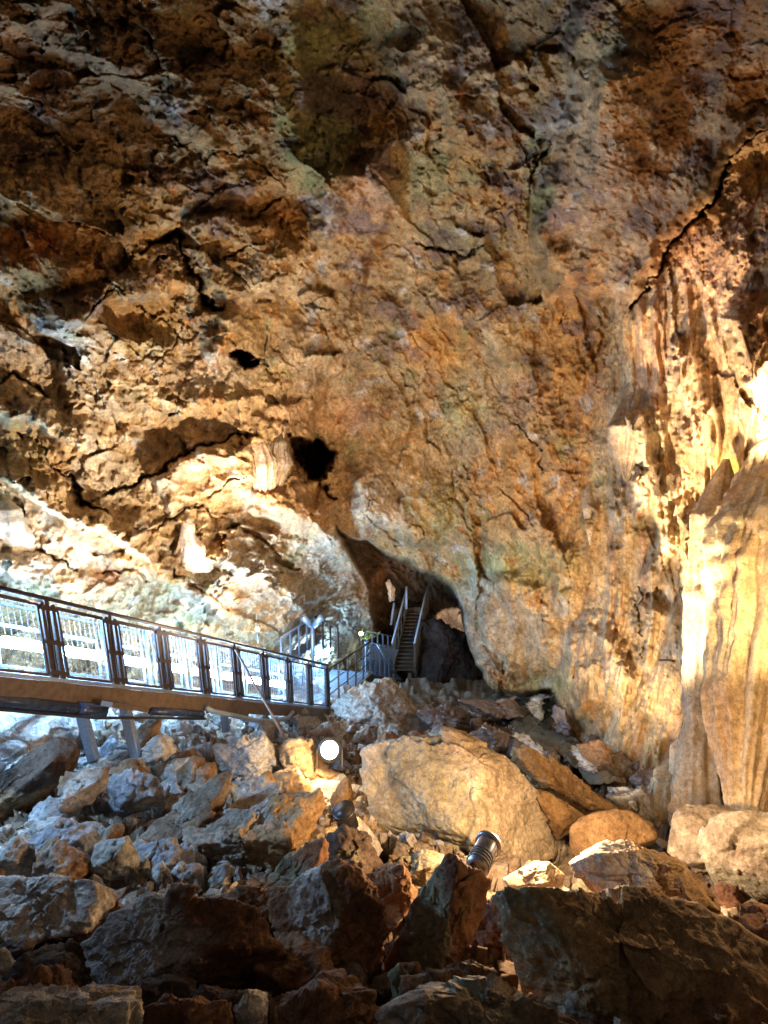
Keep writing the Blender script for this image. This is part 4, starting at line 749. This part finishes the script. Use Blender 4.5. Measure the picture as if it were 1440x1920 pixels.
def railing(offset, sa, sb, double):
    hv = lambda s: top(s) - near(s)
    MB().tube([near(sa) + offset + hv(sa), near(sb) + offset + hv(sb)], .028, 8).build('handrail', M_RUST, way, smooth=True)
    for s in range(sa, sb + 1):
        m_ = MB()
        dl = dirr * .085
        for k_ in ((-1, 1) if double else (0,)):
            m_.beam(near(s) + offset + dl * k_ - np.array([0,0,.12]), near(s) + offset + dl * k_ + hv(s) * (.94 if double else 1), .045, .05, WID)
        if double: m_.beam(near(s) + offset - np.array([0,0,.30]), near(s) + offset + hv(s) * 1.02, .02, .06, WID)
        m_.build('post', M_RUST if double else M_STEEL, way)
        if double:
            m2 = MB()
            for f_ in (.12, .48, .88): m2.beam(near(s) + offset + hv(s) * f_ - dirr * .14, near(s) + offset + hv(s) * f_ + dirr * .14, .075, .055, WID)
            m2.beam(near(s) + offset + hv(s) * .1, near(s) + offset + hv(s) * .9, .02, .02, WID)
            m2.build('clamp', M_RUST, way)
    for s in range(sa, sb):
        a_, b_ = near(s) + offset + dirr * .16, near(s + 1) + offset - dirr * .16; ha, hb = hv(s), hv(s + 1)
        m_ = MB()
        for f_ in (.08, .90): m_.beam(a_ + ha * f_, b_ + hb * f_, .03, .035, WID)
        m_.beam(a_ + ha * .08, a_ + ha * .9, .03, .03, WID); m_.beam(b_ + hb * .08, b_ + hb * .9, .03, .03, WID)
        m_.build('panel_frame', M_RUST if double else M_STEEL, way)
        if double:
            m_ = MB()
            for k_ in range(1, 9): m_.tube([lerp(a_ + ha * .08, b_ + hb * .08, k_ / 9), lerp(a_ + ha * .9, b_ + hb * .9, k_ / 9)], .0036, 4, False)
            for k_ in range(1, 9): f_ = .08 + .82 * k_ / 9; m_.tube([a_ + ha * f_, b_ + hb * f_], .0036, 4, False)
            m_.build('wire_mesh', M_STEEL, way)
        else:
            m_ = MB()
            for f_ in (.35, .62): m_.beam(a_ + ha * f_, b_ + hb * f_, .03, .05, WID)
            m_.build('mid_rail', M_STEEL, way)
        if not double and s < 8:
            c0, c1 = a_ + ha * .40 - WID * .06, b_ + hb * .40 - WID * .06
            MB().tube([lerp(c0, c1, .04), lerp(c0, c1, .96)], .075, 12).build('light_tube', M_LED, way, smooth=True)
railing(WID * 0, s0, 8, True)
railing(WID, s0, 8, False)
# legs, reaching the rocks below
for (u, v, u2, v2, d) in ((150, 1325, 176, 1425, 8.6), (234, 1325, 262, 1448, 8.7), (420, 1338, 424, 1372, 11.4), (515, 1345, 518, 1398, 12.6), (577, 1345, 579, 1400, 14.0)):
    MB().beam(P(u, v, d), P(u2, v2, d), .13, .13, XA).build('leg', M_STEEL, way, bevel=.008)
MB().beam(P(200, 1320, 8.0), P(285, 1332, 9.5), .16, .07, WID).build('bracket', M_BEAM, way)
MB().beam(P(395, 1330, 10.8), P(460, 1340, 12.0), .16, .07, WID).build('bracket', M_BEAM, way)
MB().beam(P(545, 1338, 13.5), P(605, 1346, 14.9), .18, .09, WID).build('bracket', M_BEAM, way)
# pipes below
t_ = empty('water_pipe', P(100, 1320, 7.6)); tag(t_, 'thick blue black pipe slung under the walkway at the left', 'pipe')
MB().tube([P(-260, 1284, 5.6), P(0, 1313, 6.9), P(150, 1330, 7.9)], .08, 14).build('pipe_run', M_PIPE, t_, smooth=True)
MB().tube([P(142, 1329, 7.85), P(160, 1331, 8.0), P(198, 1334, 8.2)], [.10, .105, .085], 14).build('coupling', M_PIPE, t_, smooth=True)
o = MB().tube([P(282, 1333, 9.2), P(330, 1336, 9.7), P(380, 1340, 10.3)], .06, 12).build('water_pipe', M_PIPE, smooth=True); tag(o, 'short dark blue pipe end under the middle of the walkway', 'pipe')
o = MB().tube([P(-260, 1302, 5.6), P(0, 1330, 6.9), P(180, 1346, 8.1), P(300, 1346, 9.2), P(385, 1348, 10.3)], .022, 8).build('cable', M_BLACK, smooth=True); tag(o, 'thin black cable running along under the thick pipe', 'cable')
o = MB().tube([P(388, 1328, 10.4), P(400, 1334, 10.6), P(440, 1342, 11.2), P(480, 1351, 11.9), P(515, 1352, 12.6), P(540, 1346, 13.2), P(549, 1335, 13.5)], .045, 10).build('hose', M_HOSE, smooth=True); tag(o, 'sagging grey hose hanging under the far half of the walkway', 'hose')
o = MB().tube([P(442, 1218, 11.0), P(470, 1270, 10.6), P(505, 1330, 10.0), P(541, 1398, 9.2)], .024, 8).build('pole', M_BEAM, smooth=True); tag(o, 'long thin rusty pole leaning from the railing to the orange rock', 'pole')

# landing and the bridge beyond
land = empty('landing', P(640, 1330, 15.7)); tag(land, 'grated landing deck at the end of the walkway, going away level', 'landing')
e0, e1 = near(8) + dirr * .05, P(694, 1262, 20.0); sd = np.cross(e1 - e0, [0, 0, 1]); sd /= np.linalg.norm(sd); sd = -sd * 1.4
MB().beam(e0 - np.array([0,0,.14]), e1 - np.array([0,0,.14]), .08, .24, sd).build('side_beam', M_BEAM, land)
mb = MB(); ln = np.linalg.norm(e1 - e0)
for i in range(int(ln / .10) + 1):
    a_ = lerp(e0, e1, i * .10 / ln); mb.beam(a_ + sd * .03, a_ + sd, .03, .035, e1 - e0)
for j in range(1, 11): mb.beam(e0 + sd * j / 10, e1 + sd * j / 10, .02, .04, sd)
mb.build('deck', M_GRATE, land)
def vrail(parent, a, b, n, h, m, r=.022, mids=(.5,), lean=0, postname='post'):
    a = np.array(a); b = np.array(b); z = np.array([0, 0, h])
    MB().tube([a + z, b + z], r * 1.2, 8).build('handrail', m, parent, smooth=True)
    for f_ in mids: MB().tube([a + z * f_, b + z * f_], r * .7, 6).build('mid_rail', m, parent, smooth=True)
    for i in range(n + 1):
        p = lerp(a, b, i / n); MB().beam(p - z * .05, p + z, r * 2, r * 2, b - a).build(postname, m, parent)
vrail(land, e0, e1, 5, 1.1, M_RUST, mids=(.35, .65))
vrail(land, e0 + sd * 1.0, e1 + sd * 1.0, 5, 1.1, M_STEEL, mids=(.35, .65))
c0, c1 = e0 + sd * .96 + (e1 - e0) * .55 + np.array([0,0,.75]), e1 + sd * .96 + np.array([0,0,.75])
MB().tube([c0, c1], .04, 8).build('light_tube', M_LED, land, smooth=True)
b0, b1 = P(686, 1262, 20.1), P(738, 1270, 20.8)
br = empty('footbridge', b0); tag(br, 'short blue lit footbridge with a closely barred railing before the wooden stair', 'footbridge')
MB().beam(b0 - np.array([0,0,.1]), b1 - np.array([0,0,.1]), .08, .2, np.array([0, 1, 0])).build('side_beam', M_BEAM, br)
MB().beam(b0 + np.array([0,.6,0]), b1 + np.array([0,.6,0]), 1.2, .04, np.array([0, 1, 0])).build('deck', M_GRATE, br)
vrail(br, b0, b1, 6, 1.1, M_STEEL, mids=(.5,))
MB().beam(b0 + np.array([0,.04,.55]), b1 + np.array([0,.04,.55]), .01, .95, np.array([0, 1, 0])).build('infill_sheet', M_STEEL, br)
vrail(br, b0 + np.array([0,1.2,0]), b1 + np.array([0,1.2,0]), 5, 1.1, M_STEEL)
MB().tube([P(706, 1207, 20.0), P(738, 1262, 20.6)], .03, 6).build('brace', M_STEEL, br, smooth=True)
# stair up behind the railing, with its lamp post
st = empty('side_stair', P(560, 1270, 17)); tag(st, 'pale metal stair with two handrails climbing behind the walkway end', 'stair')
for dd_ in (0, .9):
    a_, b_ = P(528, 1252, 16.2 + dd_), P(590, 1205, 18.4 + dd_)
    vrail(st, a_, b_, 4, .85, M_STEEL, mids=(.5,))
mb = MB()
for i in range(8):
    p = lerp(P(528, 1254, 16.2), P(590, 1207, 18.4), i / 7); mb.beam(p, p + np.array([0, .9, .0]), .26, .03, XA)
mb.build('treads', M_GRATE, st)
a_, b_ = P(592, 1208, 18.4), P(634, 1232, 17.6); vrail(st, a_, b_, 3, .9, M_RUST)
lp = empty('lamp_post', P(587, 1240, 17.6)); tag(lp, 'bluish lamp post with two angled spotlights at the side stair', 'lamp post')
MB().tube([P(587, 1252, 17.6), P(586, 1170, 17.6)], .06, 10).build('post', M_STEEL, lp, smooth=True)
for sx in (-1, 1):
    MB().tube([P(586 + 2 * sx, 1174, 17.6), P(586 + 9 * sx, 1166, 17.5), P(586 + 19 * sx, 1156, 17.4)], [.07, .10, .12], 10).build('spot_head', M_STEEL, lp, smooth=True)

# wooden stair tower
wt = empty('wooden_stair', P(752, 1270, 21)); tag(wt, 'tall dark wooden stair climbing into the passage beyond the footbridge', 'stair')
s_a, s_b = P(736, 1258, 20.9), P(764, 1146, 23.0)
for off_ in (0., .75):
    o_ = XA * off_
    MB().beam(s_a + o_, s_b + o_, .06, .28, XA).build('stringer', M_WOOD, wt)
mb = MB()
for i in range(16):
    p = lerp(s_a, s_b, (i + .5) / 16); mb.beam(p, p + XA * .75, .24, .04, np.array([0, 1, 0]))
mb.build('treads', M_WOOD, wt)
for off_ in (-.02, .77):
    o_ = XA * off_; z = np.array([0, 0, 1.0])
    MB().tube([s_a + o_ + z, s_b + o_ + z], .035, 6).build('handrail', M_HOSE, wt, smooth=True)
    MB().tube([s_a + o_ + z * .6, s_b + o_ + z * .6], .025, 6).build('mid_rail', M_WOOD, wt, smooth=True)
    for i in range(6):
        p = lerp(s_a, s_b, i / 5) + o_; MB().beam(p, p + z, .05, .05, XA).build('baluster', M_WOOD, wt)
mb = MB()
for i in range(13):     # planked side below the stair
    p = lerp(s_a, s_b, i / 12) + XA * .82; q = np.array([p[0], p[1], s_a[2] - .2]); mb.beam(p + np.array([0,0,.9]), q, .16, .03, np.array([0, 1, 0]))
mb.build('plank_side', M_WOOD, wt)
mb = MB(); 
for i in range(6): p = P(742, 1142, 23.2) + XA * i * .2; mb.beam(p, p + np.array([0, 1.2, 0]), .18, .06, XA)
mb.build('platform', M_WOOD, wt)
MB().beam(P(739, 1146, 23.1), P(790, 1143, 23.1), .12, .22, np.array([0, 1, 0])).build('cross_beam', M_WOOD, wt)
for (u, v, v2, d) in ((768, 1262, 1335, 20.7), (741, 1142, 1262, 23), (788, 1142, 1262, 23), (732, 1268, 1320, 21)):
    MB().beam(P(u, v, d), P(u, v2, d), .12, .12, XA).build('support_post', M_WOOD, wt)
for (a_, b_) in (((739, 1130), (733, 1172)), ((762, 1100), (762, 1142))):
    MB().tube([P(*a_, 22.6), P(*b_, 22.4)], .05, 6).build('upper_handrail', M_HOSE, wt, smooth=True)

# ------------------------------------------------------------------ lamps
def floodlight(label, u, v, d, r=.14, lens=M_LENS, aim=None):
    p = P(u, v, d); e = empty('floodlight', p - np.array([0, 0, .25])); tag(e, label, 'floodlight')
    ax = (CAM - p) if aim is None else np.array(aim, float); ax = ax / np.linalg.norm(ax)
    MB().tube([p - ax * .22, p - ax * .18, p - ax * .02, p], [r * .5, r * .9, r * 1.05, r * 1.1], 20).build('housing', M_CAN, e, smooth=True)
    MB().tube([p + ax * .002, p + ax * .012], [r * .98, r * .8], 20).build('lens', lens, e, smooth=True)
    MB().tube([p - ax * .1 - np.array([0, 0, r]), p - ax * .1 - np.array([0, 0, .34])], .02, 6).build('stake', M_CAN, e, smooth=True)
    return e
p = P(618, 1406, 8.6); fl = empty('floodlight', p - np.array([0, 0, .3])); tag(fl, 'dazzling white floodlight glaring at the viewer beside the orange rock', 'floodlight')
ax = (CAM - p) / np.linalg.norm(CAM - p)
MB().tube([p - ax * .16, p - ax * .13, p - ax * .02, p], [.08, .15, .17, .175], 28).build('housing', M_BLACK, fl, smooth=True)
MB().tube([p + ax * .001, p + ax * .02], [.125, .11], 24).build('lens', M_LENS, fl, smooth=True)
for sx in (-1, 1): MB().beam(p - ax * .05 + XA * .185 * sx, p - ax * .05 + XA * .185 * sx - np.array([0, 0, .28]), .015, .04, XA).build('bracket_arm', M_CAN, fl)
MB().tube([p - ax * .1 - np.array([0, 0, .1]), p - ax * .25 - np.array([0, 0, .3]), P(590, 1425, 9.3)], .012, 6).build('power_cable', M_BLACK, fl, smooth=True)
floodlight('small round lamp shining on the slope above the far walkway', 483, 1180, 14.4, .045, M_LENS)
floodlight('tiny yellow lamp beside the fern at the footbridge', 677, 1188, 19.6, .07, M_LENS2)
def can(label, a, b, r, collar=True, m=M_CAN):
    a = np.array(a); b = np.array(b); e = empty('can_lamp', a); tag(e, label, 'spotlight'); t = (b - a) / np.linalg.norm(b - a); L = np.linalg.norm(b - a)
    MB().tube([a, a + t * .01, b - t * .02, b, b - t * .002, b - t * (L * .7)], [r * .6, r * .95, r, r, r * .9, r * .88], 28, False).build('body', m, e, smooth=True)
    MB().tube([b - t * .035, b - t * .033, b - t * .004, b - t * .002, b - t * .003], [r, r * 1.22, r * 1.22, r * .9, r * .88], 28, False).build('rim', m, e, smooth=True)
    MB().tube([b - t * (L * .7), b - t * (L * .68)], [r * .88, r * .8], 24).build('reflector', M_STEEL, e, smooth=True)
    mf = MB()
    for q_ in (.12, .22, .32, .42): mf.tube([a + t * L * q_, a + t * (L * q_ + .008)], r * 1.07, 24)
    mf.beam(a + t * L * .1 + XA * r * .99, a + t * L * .45 + XA * r * .99, .012, .02, XA); mf.build('cooling_fins', m, e, smooth=False)
    MB().tube([a, a - t * .08 - np.array([.03, .02, .03]), a - t * .1 - np.array([.12, 0, .12]), a - t * .1 - np.array([.3, -.1, .30])], .011, 6).build('power_cable', M_BLACK, e, smooth=True)
    MB().beam(a + t * L * .4, a + t * L * .4 - np.array([0, 0, r * 2.2]), .03, .02, XA).build('bracket', M_BLACK, e)
    return e
can('shiny metal can lamp with flared rim tilted right on the wedge shaped rock', P(893, 1628, 4.45), P(917, 1580, 4.72), .088)
can('dark can lamp at the left foot of the huge boulder', P(655, 1552, 6.15), P(643, 1518, 6.05), .10, m=M_BLACK)
# fern by the lamp
rf = random.Random(3); mb = MB(); root = P(690, 1200, 19.7)
for i in range(46):
    u = 690 + rf.gauss(0, 7); v = 1190 + rf.gauss(0, 5); p = P(u, v, 19.7 + rf.uniform(-.1, .3)); q = p + np.array([rf.uniform(-.12, .12), rf.uniform(-.1, .05), rf.uniform(-.02, .14)])
    s_ = np.array([rf.uniform(-1, 1), rf.uniform(-1, 1), .1]) * .05; base = len(mb.v)
    mid = lerp(root, p, .5) + np.array([0, 0, .03]); mb.v += [root, mid, p]; mb.f.append((base, base + 1, base + 2)); base += 2; mb.v += [lerp(p, q, .5) + s_, q, lerp(p, q, .5) - s_]; mb.f.append((base, base + 1, base + 2, base + 3))
o = mb.build('fern', M_FERN); tag(o, 'yellow green fern growing in the light of the tiny lamp', 'fern')
# iron bar left in the right wall
o = MB().tube([P(1236, 1238, 10.0), P(1250, 1238, 9.9), P(1264, 1240, 9.8)], .02, 6).build('iron_bar', M_BLACK, smooth=True); tag(o, 'short black iron bar sticking out of the right wall', 'bar')
